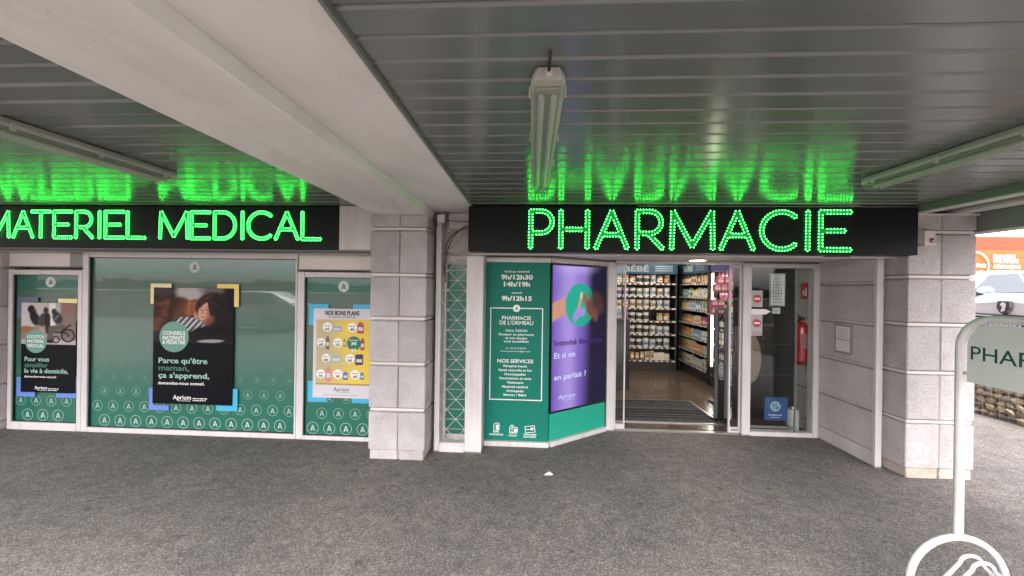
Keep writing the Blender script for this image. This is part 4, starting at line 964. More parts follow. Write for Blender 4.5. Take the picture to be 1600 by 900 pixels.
def pouchmesh(name, w, h, c1, c2):
    b = MB(); P = [(-w/2, 0), (w/2, 0), (w/2*.96, h*.5), (w/2, h), (-w/2, h), (-w/2*.96, h*.5)]
    f = [(x, -.022 if z < h*.8 else -.006, z) for x, z in P]; k = [(x, .022 if z < h*.8 else .006, z) for x, z in P]
    b.add(f+k, [tuple(range(6)), tuple(range(11, 5, -1))]+[(i, 6+i, 6+(i+1) % 6, (i+1) % 6) for i in range(6)]); b.rect(-w*.34, w*.34, h*.2, h*.5, -.0245, 1)
    me = b.mesh(name); me.materials.append(mat('pack_%.2f_%.2f_%.2f' % c1, c1, .4)); me.materials.append(mat('pack_%.2f_%.2f_%.2f' % c2, c2, .4)); return me
PINK = (.52, .09, .24); SKY_ = (.22, .42, .58); CRM = (.72, .62, .46); ORG_ = (.62, .30, .12); GRN_ = (.16, .36, .30); BRW = (.30, .17, .10); YLW = (.68, .52, .14); LGR = (.5, .55, .5)
KIND = {6: [('bottle', BRW, CRM, 'brown'), ('bottle', CRM, BRW, 'cream'), ('box', BRW, CRM, 'brown'), ('box', CRM, ORG_, 'cream')],
        5: [('box', GRN_, CW, 'green'), ('bottle', CW, GRN_, 'white'), ('pouch', YLW, CW, 'yellow'), ('box', CW, SKY_, 'white'), ('bottle', CRM, YLW, 'cream')],
        4: [('bottle', CRM, YLW, 'cream'), ('bottle', CW, SKY_, 'white'), ('bottle', SKY_, CW, 'blue'), ('box', CRM, GRN_, 'cream')],
        3: [('pouch', ORG_, CRM, 'orange'), ('pouch', CRM, ORG_, 'cream'), ('pouch', PINK, CRM, 'pink')],
        2: [('pouch', ORG_, CRM, 'orange'), ('pouch', CRM, BRW, 'cream'), ('pouch', SKY_, CW, 'blue'), ('pouch', CW, SKY_, 'white')],
        1: [('box', YLW, PINK, 'yellow'), ('box', CRM, ORG_, 'cream'), ('pouch', ORG_, CRM, 'orange'), ('pouch', LGR, CRM, 'sage')],
        0: [('pouch', CRM, BRW, 'cream'), ('box', CRM, LGR, 'cream'), ('pouch', LGR, CRM, 'sage'), ('box', CW, BRW, 'white')]}
MC = {}
def pack(kind, c1, c2):
    k = (kind, c1, c2)
    if k not in MC:
        MC[k] = boxmesh('packet', .085, .05, .18, c1, c2) if kind == 'box' else bottlemesh('bottle', .036, .20, c1, c2, CW) if kind == 'bottle' else pouchmesh('pouch', .105, .155, c1, c2)
    return MC[k]
def row_of(kinds, n, f, rz, where, group, sc=1.0, ref='left'):
    L = len(kinds)
    for i in range(n):
        kd = kinds[min(L-1, int(i*L/n+random.uniform(-.3, .3)))] if L > 1 else kinds[0]
        nm = {'box': 'packet', 'bottle': 'bottle', 'pouch': 'pouch'}[kd[0]]
        o = bpy.data.objects.new(nm, pack(*kd[:3])); link(o); o.location = f(i); o.rotation_euler = (0, 0, rz+random.uniform(-.15, .15)); o.scale = (sc, sc, sc*random.uniform(.88, 1.1))
        tag(o, '%s %s, %s from the %s, %s' % (kd[3], nm, ORD[i], ref, where), nm, group)
row_of([('box', BRW, CRM, 'brown'), ('box', CRM, BRW, 'cream'), ('pouch', CW, CRM, 'white'), ('pouch', CRM, LGR, 'cream')], 8, lambda i: (2.17+i*.105, 8.42, LEV[0]+.001), 0, 'lowest shelf of the back wall unit', 'packets on the back wall unit')
for lv in range(7):
    row_of(KIND[lv], 11, lambda i: (3.255+.075, 8.62-i*.118, LEV[lv]+.001), -pi/2, '%s shelf of the right hand unit' % SHN[lv], 'packets on the right hand unit', ref='corner')
for lv, kk in {6: [('box', PINK, CW, 'pink')], 5: [('box', PINK, CRM, 'pink'), ('box', PINK, CW, 'pink')], 4: [('box', CW, BRW, 'white'), ('bottle', BRW, CW, 'brown')], 3: [('bottle', CB, CW, 'black'), ('box', CL, CW, 'blue')], 2: [('box', CW, CB, 'white'), ('box', CP, CW, 'purple')], 1: [('bottle', CP, CW, 'purple'), ('box', CW, CP, 'white')], 0: [('box', CL, CW, 'blue')]}.items():
    row_of(kk, 5, lambda i: (3.255+.07, 7.08-i*.13, LEV[lv]+.001), -pi/2, '%s shelf of the unit nearest the door' % SHN[lv], 'packets on the unit nearest the door', 1.25, ref='back')
# pink boxes on a display arm in front
ds = thing('display_stand', 'slim dark display stand carrying pink boxes behind the security gate', 'stand', (2.93, 6.1, 0))
b = MB(); b.box(2.80, 3.08, 5.98, 6.22, .012, .04); part('foot', b, BLACK, ds)
b = MB(); b.box(2.92, 2.95, 6.205, 6.235, .04, 1.92); part('upright', b, BLACK, ds)
for z in (1.375, 1.72): b = MB(); b.box(2.73, 3.10, 5.98, 6.20, z, z+.014); part('tray', b, SHF, ds)
for (x, z, w_) in ((2.83, 1.735, 1), (2.93, 1.735, 1), (3.03, 1.735, 1), (2.88, 1.85, .9), (2.99, 1.85, .9), (2.79, 1.39, 1), (2.89, 1.39, 1), (2.79, 1.505, 1), (2.89, 1.505, .9)):
    o = bpy.data.objects.new('packet', pack('box', PINK, CRM)); link(o); o.location = (x, 6.06, z); o.scale = (1.15, 1.6, .64)
    tag(o, 'pink box on the %s tray of the display stand, %s layer, %s' % ('upper' if z > 1.6 else 'lower', 'top' if z in (1.85, 1.505) else 'bottom', 'left' if x < 2.885 and z > 1.6 or x < 2.8 else 'right' if x > 2.98 or z < 1.6 else 'middle'), 'packet', 'pink boxes on the display stand')
# led strips
LS = mat("led_strip", (.8, .8, .8), .4, emit=(1, .92, .72), estr=4)
for y, lab in ((7.06, 'upright lit strip between the two right hand shelf units'), (6.262, 'upright lit strip beside the shelf unit nearest the door')):
    t = thing('light_strip', lab, 'lamp', (3.24, y, 0)); b = MB(); b.box(3.235, 3.27, y-.03, y+.03, .02, 2.33); part('profile', b, SHB, t)
    b = MB(); b.box(3.222, 3.234, y-.022, y+.022, .40 if y > 7 else .12, 2.06); part('tube', b, LS, t)
# security gate
sg = thing('security_gate', 'grey and black upright security gate inside the door on the right', 'gate', (2.6, 5.26, .012))
GM_ = mat("gate_grey", (.16, .16, .165), .4, metal=.4)
b = MB(); b.box(2.43, 2.655, 5.22, 5.32, .0125, .05, c=.006); part('foot', b, BLACK, sg)
b = MB(); b.box(2.45, 2.49, 5.25, 5.29, .05, 1.52, c=.006); part('upright', b, GM_, sg)
b = MB(); b.box(2.575, 2.64, 5.245, 5.295, .05, 1.535, c=.01); part('upright', b, GM_, sg)
b = MB(); b.box(2.491, 2.574, 5.255, 5.285, .05, .56, c=.004); part('lower_panel', b, BLACK, sg)
b = MB(); b.box(2.491, 2.574, 5.255, 5.285, 1.49, 1.52, c=.004); part('top_bar', b, GM_, sg)
b = MB(); b.box(2.491, 2.574, 5.266, 5.272, .561, 1.489); part('clear_panel', b, GLASS, sg)
# left display counter with shelves of goods seen through the open leaf
ct = thing('display_counter', 'black display counter at the left inside the open door', 'counter', (1.3, 7.2, .012))
b = MB(); b.box(.75, 1.715, 6.80, 7.75, .012, 1.22, c=.006); part('counter_body', b, BLACK, ct)
b = MB(); b.box(.74, 1.73, 6.785, 7.76, 1.221, 1.25, c=.004); part('counter_top', b, SHF, ct)
b = MB(); b.box(.80, 1.30, 6.55, 6.79, .35, .72, c=.01); part('drawer', b, mat("warm_wood", (.38, .20, .11), .4), ct)
for i in range(5):
    kd = [('box', CP, PINK, 'purple'), ('box', CW, SKY_, 'white')][i % 2]
    o = bpy.data.objects.new('packet', pack(*kd[:3])); link(o); o.location = (1.20+i*.11, 6.86, 1.251); tag(o, '%s packet, %s from the left on the black display counter' % (kd[3], ORD[i]), 'packet', 'packets on the display counter')
ls = thing('display_shelf', 'pale display shelf with bottles seen through the left door leaf', 'shelf unit', (.95, 6.1, 0))
for z in (.5, .85, 1.2, 1.55, 1.9):
    b = MB(); b.box(.55, 1.28, 6.15, 6.42, z-.015, z); part('shelf', b, SHF, ls)
b = MB(); b.box(.55, 1.28, 6.43, 6.45, .012, 2.1); part('back_panel', b, SHB, ls)
for k, z in enumerate((.5, .85, 1.2, 1.55, 1.9)):
    if z < .7: continue
    row_of([[('bottle', CRM, CW, 'cream')], [('bottle', CB, CW, 'dark')], [('bottle', CRM, ORG_, 'cream')], [('box', CW, CRM, 'white')]][k-1], 5, lambda i: (.74+i*.115, 6.23, z+.001), 0, '%s shelf of the pale display by the door' % ['', 'lowest', 'second', 'third', 'top'][k], 'goods on the display beside the left leaf')
# dark partition, framed plan, extinguisher, sign, bin
pn = thing('dark_partition', 'dark partition inside the shop behind the fixed glass panel', 'partition', (3.2, 5.35, 0))
b = MB(); b.box(2.78, 3.572, 5.42, 5.47, .012, 2.55); part('partition_face', b, mat("charcoal_board", (.010, .010, .010), .6, spec=.1), pn)
for z in (.6, 1.02): b = MB(); b.box(2.782, 3.57, 5.414, 5.4195, z, z+.02); part('groove_strip', b, BLACK, pn)
fp = thing('framed_plan', 'framed white evacuation plan hung on the dark partition', 'picture frame', (3.12, 5.40, 1.40))
b = MB(); b.box(3.225, 3.43, 5.395, 5.418, 1.55, 2.0, c=.004); part('frame', b, STEEL, fp)
b = MB(); b.box(3.24, 3.415, 5.392, 5.3945, 1.565, 1.985); ps = part('plan_sheet', b, WHITEP, fp)
b = MB()
for i in range(9): b.rect(3.26+.02*(i % 2), 3.395-.03*(i % 3), 1.60+.04*i, 1.606+.04*i, 5.3915)
for i in range(4): b.rect(3.27+.035*i, 3.275+.035*i, 1.63, 1.90-.03*i, 5.3912)
part('plan_lines', b, EDGE, ps)
nt_ = thing('small_notice', 'small white notice under the framed plan', 'notice', (3.1, 5.41, 1.40)); b = MB(); b.box(3.27, 3.375, 5.41, 5.419, 1.45, 1.53); part('paper', b, WHITEP, nt_)
b = MB(); b.box(3.28, 3.365, 5.4075, 5.4098, 1.47, 1.51); part('print_block', b, ALU2, nt_)
EXR = mat("extinguisher_red", (.52, .012, .02), .25, coat=.5)
def dn(b): b.v = [(x, y, z-.10) for x, y, z in b.v]
ex = thing('fire_extinguisher', 'red fire extinguisher hung on the stone wall behind the fixed glass', 'extinguisher', (3.36, 4.99, .93))
b = MB(); b.lathe([(.05, .935), (.068, .95), (.07, 1.0), (.07, 1.40), (.058, 1.45), (.024, 1.48), (.022, 1.50)], (3.37, 4.99, 0), 20); b.smooth = True; dn(b); part('cylinder', b, EXR, ex)
b = MB(); b.lathe([(.0715, .99), (.0715, .96)], (3.37, 4.99, 0), 20); dn(b); part('base_ring', b, BLACK, ex)
b = MB(); b.box(3.34, 3.40, 4.97, 5.01, 1.50, 1.53, c=.004); b.tube([(3.37, 4.99, 1.53), (3.30, 4.98, 1.575), (3.27, 4.97, 1.58)], .008, 6); b.tube([(3.36, 4.99, 1.525), (3.30, 4.98, 1.535)], .006, 6); dn(b); part('handle', b, BLACK, ex)
b = MB(); b.tube([(3.34, 4.98, 1.50), (3.285, 4.97, 1.46), (3.275, 4.96, 1.30), (3.285, 4.97, 1.05)], .010, 8); dn(b); part('hose', b, BLACK, ex)
b = MB(); b.box(3.425, 3.449, 4.96, 5.02, 1.22, 1.36); dn(b); part('bracket', b, STEEL, ex)
b = MB(); b.rect(3.325, 3.415, 1.15, 1.33, 4.9185); dn(b); part('label_print', b, mat("dull_pink_print", (.5, .22, .2), .5), ex)
es = thing('extinguisher_sign', 'small red fire extinguisher sign on the stone wall behind the glass', 'sign', (3.44, 5.02, 1.66))
b = MB(); b.box(3.440, 3.4485, 4.93, 5.11, 1.66, 1.86, c=.001); part('plate', b, RED, es)
b = MB(); b.box(3.4385, 3.4398, 5.0, 5.035, 1.70, 1.80); b.box(3.4385, 3.4398, 5.045, 5.075, 1.71, 1.77); part('pictogram', b, WHITEP, es)
lb = thing('white_canister', 'white lidded canister on the floor behind the fixed glass', 'canister', (3.32, 5.02, .012))
b = MB(); b.lathe([(.062, .013), (.068, .02), (.068, .25), (.06, .275)], (3.30, 5.02, 0), 20); b.smooth = True; part('canister_body', b, WHITEM, lb)
b = MB(); b.lathe([(.030, .2755), (.034, .285), (.03, .30), (.012, .305)], (3.30, 5.02, 0), 14); part('lid', b, STEEL, lb)
# framed notice on the side wall
fn = thing('framed_notice', 'small grey framed white notice on the stone side wall', 'notice', (3.44, 4.43, 1.07))
b = MB(); b.box(3.436, 3.4495, 4.315, 4.545, 1.08, 1.395, c=.003); part('frame', b, GREYP, fn)
b = MB(); b.box(3.4335, 3.4355, 4.335, 4.525, 1.235, 1.375); part('sheet', b, TAGM, fn); b = MB(); b.box(3.4335, 3.4355, 4.335, 4.525, 1.10, 1.225); part('sheet', b, TAGM, fn)
b = MB()
for i in range(4): b.box(3.4325, 3.4333, 4.36, 4.50-.02*(i % 2), 1.26+.027*i, 1.263+.027*i)
part('print_lines', b, EDGE, fn)

# ------------------------------------------------------------------ tube lamps
def tube_lamp(x, y0, L, label, zc=2.567):
    t = thing('tube_lamp', label, 'lamp', (x, y0+L/2, zc-.11))
    HM = mat("lamp_housing", (.52, .505, .475), .42, var=.08, vscale=9)
    def tray(sc):  # housing section (x, z), extruded along y with rounded ends
        return [(-.055*sc, zc-.004), (.055*sc, zc-.004), (.066*sc, zc-.03), (.066*sc, zc-.046), (-.066*sc, zc-.046), (-.066*sc, zc-.03)]
    b = MB(); prof = tray(1); st = [(y0, .72), (y0+.02, .93), (y0+.05, 1), (y0+L-.05, 1), (y0+L-.02, .93), (y0+L, .72)]
    n = 6; vs = [(x+a*s_, y, z) for y, s_ in st for a, z in prof]
    b.add(vs, [(k*n+i, k*n+(i+1) % n, (k+1)*n+(i+1) % n, (k+1)*n+i) for k in range(5) for i in range(n)]+[tuple(range(n))[::-1], tuple(5*n+i for i in range(n))]); part('housing', b, HM, t)
    b = MB(); b.box(x-.05, x+.05, y0+.05, y0+L-.05, zc-.058, zc-.048, c=.003); part('reflector', b, mat('lamp_reflector', (.26, .27, .245), .35), t)
    for s_ in (-.024, .024): b = MB(); b.tube([(x+s_, y0+.08, zc-.076), (x+s_, y0+L-.08, zc-.076)], .013, 10); part('tube', b, mat("unlit_tube", (.45, .46, .43), .3), t)
    # clear cover: ribbed shell
    b = MB(); m = 12; st = [(y0+.006, .70, .25), (y0+.018, .9, .75), (y0+.05, 1, 1), (y0+L-.05, 1, 1), (y0+L-.018, .9, .75), (y0+L-.006, .70, .25)]
    vs = []
    for y, s_, k in st:
        for i in range(m+1):
            q = pi*i/m; ex = .064*s_*(abs(cos(q))**.55)*(1 if cos(q) > 0 else -1); vs.append((x+ex, y, zc-.047-.058*k*(sin(q)**.6)))
    b.add(vs, [(k*(m+1)+i, k*(m+1)+i+1, (k+1)*(m+1)+i+1, (k+1)*(m+1)+i) for k in range(5) for i in range(m)]+[tuple(range(m+1)), tuple(5*(m+1)+i for i in range(m, -1, -1))]); b.smooth = True
    part('cover', b, ACRYL, t)
    for yy in (y0+.10, y0+L*.37, y0+L*.64, y0+L-.12):
        for s_ in (-1, 1):
            b = MB(); b.box(x+s_*.0662, x+s_*.0735, yy-.012, yy+.012, zc-.064, zc-.026, c=.002); part('clip', b, HM, t)
    b = MB(); b.lathe([(.012, y0-.026), (.016, y0-.022), (.016, y0-.006), (.011, y0+.002)], (x, 0, zc-.030), 10, axis='y'); part('cable_gland', b, HM, t)
    b = MB(); b.tube([(x, y0-.024, zc-.030), (x, y0-.055, zc-.026), (x+.002, y0-.085, zc-.012), (x+.002, y0-.10, zc+.01)], .0055, 8); part('cable', b, BLACK, t)
    return t
L0 = tube_lamp(.050, 1.415, 1.48, 'clear covered tube lamp hung from the slats in front of the PHARMACIE sign')
c1 = copy_tree(L0); c1.location.x = -2.705; c1.location.z += .008; c1.location.y = 2.0; c1['label'] = 'tube lamp on the ceiling left of the concrete beam'
c2 = copy_tree(L0); c2.location.x = 2.385; c2.location.y = 2.13; c2['label'] = 'tube lamp on the ceiling near the open right edge'
for q in (L0, c1, c2): q['group'] = 'tube lamps under the arcade ceiling'
# alarm box on the right pillar
al = thing('warning_lamp', 'small white box with a dark red lamp on the right stone pillar beside the sign', 'lamp', (3.68, 3.79, 2.22))
b = MB(); b.box(3.625, 3.725, 3.752, 3.818, 2.195, 2.335, c=.004); part('casing', b, ALU2, al)
b = MB(); b.lathe([(.022, 3.752), (.022, 3.744), (.012, 3.738)], (3.688, 0, 2.243), 14, axis='y'); part('red_lens', b, mat("dark_red_lens", (.12, .006, .01), .2, coat=1), al)
b = MB(); b.box(3.565, 3.622, 3.76, 3.818, 2.21, 2.345, c=.003); part('side_bracket', b, GREYP, al)
b = MB(); b.tube([(3.726, 3.80, 2.312), (3.80, 3.805, 2.305), (3.83, 3.81, 2.312)], .006, 6); part('cable', b, BLACK, al)
pc_ = thing('pillar_cap', 'small white metal strip on top of the right pillar', 'strip', (3.85, 3.8, 2.5))
b = MB(); b.box(3.56, 4.16, 3.795, 3.815, 2.487, 2.502, c=.002); part('strip', b, ALU2, pc_)
for x in (3.63, 4.02): b = MB(); b.box(x, x+.05, 3.79, 3.81, 2.503, 2.522, c=.002); part('clip', b, ALU2, pc_)

# ------------------------------------------------------------------ bicycle stand with advertising plate
RX = 2.317
rk = thing('bicycle_stand', 'white tubular bicycle stand with a grey PHARMACIE advertising plate', 'bicycle stand', (RX, 1.7, 0))
YB, YF = 2.20, 1.10
b = MB(); r = .16; top = 1.625
pth = [(RX, YB, .455), (RX, YB, top-r)]+[(RX, YB-r+r*cos(radians(a)), top-r+r*sin(radians(a))) for a in range(10, 91, 10)]
pth += [(RX, YF+r-r*sin(radians(a)), top-r+r*cos(radians(a))) for a in range(0, 91, 10)]+[(RX, YF, .455)]
b.tube(pth, .0205, 14); part('hoop', b, WHITEM, rk)
PLATE = mat("pale_grey_plate", (.58, .60, .575), .5, var=.03)
b = MB(); rr = .12; y1, y0 = YB-.035, YF+.035; zt, zb = 1.598, 1.285
o_ = [(y0, zb), (y1, zb), (y1, zt-rr)]+[(y1-rr+rr*cos(radians(a)), zt-rr+rr*sin(radians(a))) for a in range(10, 91, 10)]+[(y0+rr-rr*sin(radians(a)), zt-rr+rr*cos(radians(a))) for a in range(0, 91, 10)]
n = len(o_); b.add([(RX-.004, a, z) for a, z in o_]+[(RX+.004, a, z) for a, z in o_], [tuple(range(n)), tuple(range(2*n-1, n-1, -1))]+[(i, n+i, n+(i+1) % n, (i+1) % n) for i in range(n)])
pl = part('plate', b, PLATE, rk)
me = text_mesh('PHARMACIE', 0, 0, .074, 0, w=.56, align='l', bold=.004)
me.transform(Matrix(((0, 1, 0, RX-.0048), (-1, 0, 0, 2.147), (0, 0, 1, 1.408), (0, 0, 0, 1))))
me.transform(Matrix.Translation((-RX, -1.7, 0))); part('lettering', me, mat("dark_green_print", (.004, .07, .045), .5), pl)
for y in (YB-.03, YF+.03):
    for z in (1.32, 1.50): b = MB(); b.box(RX-.006, RX+.006, min(y, y+.02 if y > 1.5 else y-.02), max(y, y+.02 if y > 1.5 else y-.02), z, z+.018, c=.002); part('fixing_tab', b, STEEL, rk)
for y in (YB, YF):
    b = MB(); R0 = .247
    b.tube([(RX-R0, y, .0), (RX-R0, y, .19)]+[(RX-R0*cos(radians(a)), y, .19+R0*sin(radians(a))) for a in range(10, 171, 10)]+[(RX+R0, y, .19), (RX+R0, y, 0)], .0178, 12); part('foot_arch', b, WHITEM, rk)
for k in range(4):
    for e_ in (0, .034):
        yy = 1.98-.22*k-e_; xo = 2.145+(.02 if e_ else 0)
        b = MB(); pts = [(xo-.40, yy, .05), (xo-.05, yy, .445-e_*.3)]+[(xo-.05+.05*(1-cos(radians(a))), yy, .445-e_*.3+.035*sin(radians(a))) for a in range(20, 161, 20)]+[(xo+.05, yy, .445-e_*.3), (xo+.40, yy, .06)]
        b.tube(pts, .0085, 8); part('wheel_holder', b, WHITEM, rk)
for s_ in (-.26, .37):
    b = MB(); b.tube([(RX+s_-.003, 2.18, .05), (RX+s_-.003, 1.12, .05)], .012, 8); part('base_rail', b, WHITEM, rk)

# ------------------------------------------------------------------ gabion wall
gb_ = thing('gabion_wall', 'stone filled gabion wall along the right side of the car park', 'wall', (6.6, 5, 0))
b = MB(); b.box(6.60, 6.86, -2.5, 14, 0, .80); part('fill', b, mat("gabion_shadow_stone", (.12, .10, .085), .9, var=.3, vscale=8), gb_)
STM = [mat("gabion_stone_%s" % n, c, .85, var=.25, vscale=14, bump=.6, bscale=40) for n, c in (("tan", (.30, .24, .18)), ("grey", (.26, .245, .22)), ("brown", (.20, .15, .11)), ("ochre", (.36, .29, .19)))]
def stone_bm(s_, sy, sz):
    bm = bmesh.new(); bmesh.ops.create_icosphere(bm, subdivisions=1, radius=1)
    for v in bm.verts:
        q = 1+random.uniform(-.2, .2); c = v.co; l = max(abs(c.x), abs(c.y), abs(c.z)); c = c*(.30+.70/l)
        v.co = (c.x*s_*q, c.y*sy*q, c.z*sz*q)
    vs = [v.co[:] for v in bm.verts]; fs = [[v.index for v in f.verts] for f in bm.faces]; bm.free(); return vs, fs
SM = []
for k in range(12):
    m_ = MB(); m_.add(*stone_bm(.045, random.uniform(.050, .078), random.uniform(.036, .055))); me = m_.mesh('stone'); me.materials.append(STM[k % 4]); SM.append(me)
rest = MB()
row = 0; z = .055
while z < .80:
    y = -2.4+random.uniform(0, .1)
    while y < 13.9:
        st = random.choice(SM)
        if 4.4 < y < 6.9:
            o = bpy.data.objects.new('stone', st); link(o); o.parent = gb_; o.location = (6.585-6.6+random.uniform(-.02, .02), y-5, z+random.uniform(-.012, .012)); o.rotation_euler = (random.uniform(-.5, .5), random.uniform(-.4, .4), random.uniform(-.3, .3))
        else:
            vs, fs = stone_bm(.045, random.uniform(.05, .078), random.uniform(.036, .055)); rest.add([(6.585+a, y+q, z+c) for a, q, c in vs], fs, random.randrange(4))
        y += random.uniform(.10, .135)
    z += .088
part('stone_fill', rest, STM, gb_, kind='stuff')
b = MB()
for y in [-2.4+.1*i for i in range(163)]:
    b.box(6.527, 6.530, y, y+.003, 0.01, .82)
for z in [.02+.1*i for i in range(9)]: b.box(6.5235, 6.5265, -2.4, 13.9, z, z+.003)
part('wire_mesh', b, STEEL, gb_, kind='stuff')

# ------------------------------------------------------------------ parked car
PAINT = mat("silver_white_paint", (.46, .455, .47), .25, coat=1); CGL = mat("car_glass", (.03, .04, .05), .05, coat=1); CHR = mat("chrome", (.7, .7, .72), .15, metal=1); RUB = mat("tyre_rubber", (.012, .012, .012), .8)
def make_car(label):
    t = thing('parked_car', label, 'car', (0, 0, 0), .001)        # local: forward +x, left +y, z up
    # (x, half width, z low, z belt, half width at belt)
    sec = [(2.12, .62, .30, .86, .58), (2.08, .76, .24, .90, .72), (1.95, .85, .20, .94, .80), (1.6, .89, .20, .985, .84), (1.0, .90, .20, 1.04, .86), (.5, .90, .20, 1.04, .88), (-.6, .90, .20, 1.02, .88), (-1.5, .89, .22, 1.05, .86), (-1.95, .84, .28, 1.05, .80), (-2.12, .70, .40, .95, .66)]
    b = MB(); vs = []; m = 11
    for x, hw, zl, zb, hb in sec:
        half = [(0, zl), (hw*.85, zl), (hw*.98, zl+.10), (hw, (zl+zb)/2), (hb, zb-.02), (0, zb+.035)]
        pts = half+[(-a, z) for a, z in half[-2:0:-1]]
        vs += [(x, a, z) for a, z in pts]
    m = 10
    fs = [(k*m+i, k*m+(i+1) % m, (k+1)*m+(i+1) % m, (k+1)*m+i) for k in range(len(sec)-1) for i in range(m)]+[tuple(range(m))[::-1], tuple((len(sec)-1)*m+i for i in range(m))]
    b.add(vs, fs); b.smooth = True; bd = part('body', b, PAINT, t)
    cab = [(1.05, .80, .98), (.25, .66, 1.42), (-.4, .64, 1.48), (-1.2, .62, 1.45), (-1.95, .74, 1.04)]
    b = MB(); vs = []
    low = [(1.05, .80, 1.0), (.30, .86, .99), (-.4, .86, 1.0), (-1.2, .85, 1.02), (-1.97, .74, 1.03)]
    for (x, hw, z), (xl, wl, zl) in zip(cab, low): vs += [(xl, -wl, zl), (x, -hw, z), (x, -hw*.8, z+.025), (x, hw*.8, z+.025), (x, hw, z), (xl, wl, zl)]
    b.add(vs, [(k*6+i, k*6+i+1, (k+1)*6+i+1, (k+1)*6+i) for k in range(4) for i in range(5)]); b.smooth = True; part('cabin', b, PAINT, t)
    b = MB(); b.poly([(1.04, -.74, 1.02), (1.04, .74, 1.02), (.30, .60, 1.425), (.30, -.60, 1.425)]); b.v = [(x+.03, y, z+.035) for x, y, z in b.v]; part('windscreen', b, CGL, t)
    for s_ in (-1, 1):
        b = MB(); b.poly([(.72, s_*.855, 1.04), (-.35, s_*.875, 1.04), (-.35, s_*.675, 1.43), (.22, s_*.69, 1.40)]); part('side_window', b, CGL, t)
        b = MB(); b.poly([(-.42, s_*.875, 1.04), (-1.45, s_*.86, 1.06), (-1.15, s_*.66, 1.41), (-.42, s_*.672, 1.43)]); part('side_window', b, CGL, t)
        b = MB(); b.lathe([(.02, -.09), (.075, -.05), (.085, 0), (.07, .05), (.02, .075)], n=12, axis='x'); b.v = [(x+.66, y*1.4+s_*1.02, z*.9+1.07) for x, y, z in b.v]; b.smooth = True; mi = part('mirror', b, mat("pale_blue_mirror", (.33, .50, .60), .25, coat=1), t)
        b = MB(); b.box(.62, .70, s_*.86, s_*.96, .97, 1.02); part('mirror_arm', b, BLACK, mi)
        b = MB(); b.poly([(2.06, s_*.52, .80), (1.94, s_*.80, .82), (1.58, s_*.87, .90), (1.84, s_*.76, .90)]); b.v = [(x+.035, y+s_*.03, z+.0) for x, y, z in b.v]; part('headlight', b, CHR, t)
        for xx in (1.32, -1.28):
            b = MB(); b.lathe([(.19, -.10), (.32, -.09), (.33, 0), (.32, .09), (.19, .10)], n=22, axis='y'); b.v = [(x+xx, y+s_*.82, z+.33) for x, y, z in b.v]; wh = part('wheel', b, RUB, t)
            b = MB(); b.lathe([(.20, .10), (.19, .115), (.05, .10)], n=16, axis='y'); b.v = [(x+xx, (y if s_ > 0 else -y)+s_*.82, z+.33) for x, y, z in b.v]; part('rim', b, STEEL, wh)
    b = MB(); b.box(2.085, 2.135, -.60, .60, .28, .70, c=.02); gr_ = part('grille', b, BLACK, t)
    for k in range(8): b = MB(); b.box(2.136, 2.146, -.58, .58, .30+.05*k, .314+.05*k, c=.002); part('grille_bar', b, CHR, gr_)
    b = MB(); b.v = []; sh = [(-.10, .90), (.10, .90), (.115, .80), (.07, .72), (0, .68), (-.07, .72), (-.115, .80)]
    b.add([(2.13, a, z) for a, z in sh]+[(2.155, a*.9, .8+(z-.8)*.9) for a, z in sh], [tuple(range(7)), tuple(range(13, 6, -1))]+[(i, 7+i, 7+(i+1) % 7, (i+1) % 7) for i in range(7)]); ba = part('badge', b, BLACK, t)
    b = MB(); b.poly([(2.157, -.04, .73), (2.157, .03, .75), (2.157, .05, .86), (2.157, -.01, .88), (2.157, -.05, .84), (2.157, -.01, .80)]); part('badge_emblem', b, CHR, ba)
    b = MB(); b.box(2.147, 2.157, -.26, .26, .50, .61, c=.003); pl_ = part('number_plate', b, WHITEP, t)
    b = MB(); b.box(2.1575, 2.160, .20, .25, .51, .60); b.box(2.1575, 2.160, -.25, -.205, .51, .60); part('plate_band', b, mat("plate_blue", (.02, .06, .4), .4), pl_)
    me = text_mesh('CJ-216-ZZ', 0, .525, .062, 0, w=.38, bold=.02); me.transform(Matrix(((0, -1, 0, 2.159), (1, 0, 0, 0), (0, 0, 1, 0), (0, 0, 0, 1)))); part('lettering', me, BLACK, pl_)
    return t
car = make_car('silver white parked car with black grille nearest the gabion wall')
car.rotation_euler = (0, 0, radians(168)); car.location = (9.21, 5.73, LOT)
cr_ = copy_tree(car); cr_.location = (9.53, 9.02, LOT); cr_.rotation_euler = (0, 0, radians(180)); cr_['label'] = 'second parked car with a pale blue mirror, just before the orange hoarding'
car['group'] = cr_['group'] = 'cars parked above the gabion wall'

# ------------------------------------------------------------------ orange hoarding and pale building far right
hd = thing('advertising_hoarding', 'orange hoarding with a white lettered banner behind the parked car', 'hoarding', (15.5, 13, LOT))
OR1 = mat("orange_board", (.30, .028, .007), .6, var=.05); OR2 = mat("orange_banner", (.34, .055, .005), .5, var=.06, vscale=2)
for k in range(4): b = MB(); b.box(11.0, 21, 13.05, 13.10, 3.17+.108*k, 3.277+.108*k, c=.003); part('board', b, OR1, hd)
for x in (11.1, 13.6, 16.1, 18.6, 20.8): b = MB(); b.box(x, x+.1, 13.11, 13.2, LOT+.004, 3.6); part('upright', b, STEEL, hd)
b = MB(); n = 60
vs = [(11+10*i/n, 13.0+.03*sin(i*1.3)+.02*sin(i*.5), z) for z in (.9, 1.7, 2.45, 3.165) for i in range(n+1)]
b.add(vs, [(r*(n+1)+i, r*(n+1)+i+1, (r+1)*(n+1)+i+1, (r+1)*(n+1)+i) for r in range(3) for i in range(n)]); b.smooth = True; bn = part('banner', b, OR2, hd)
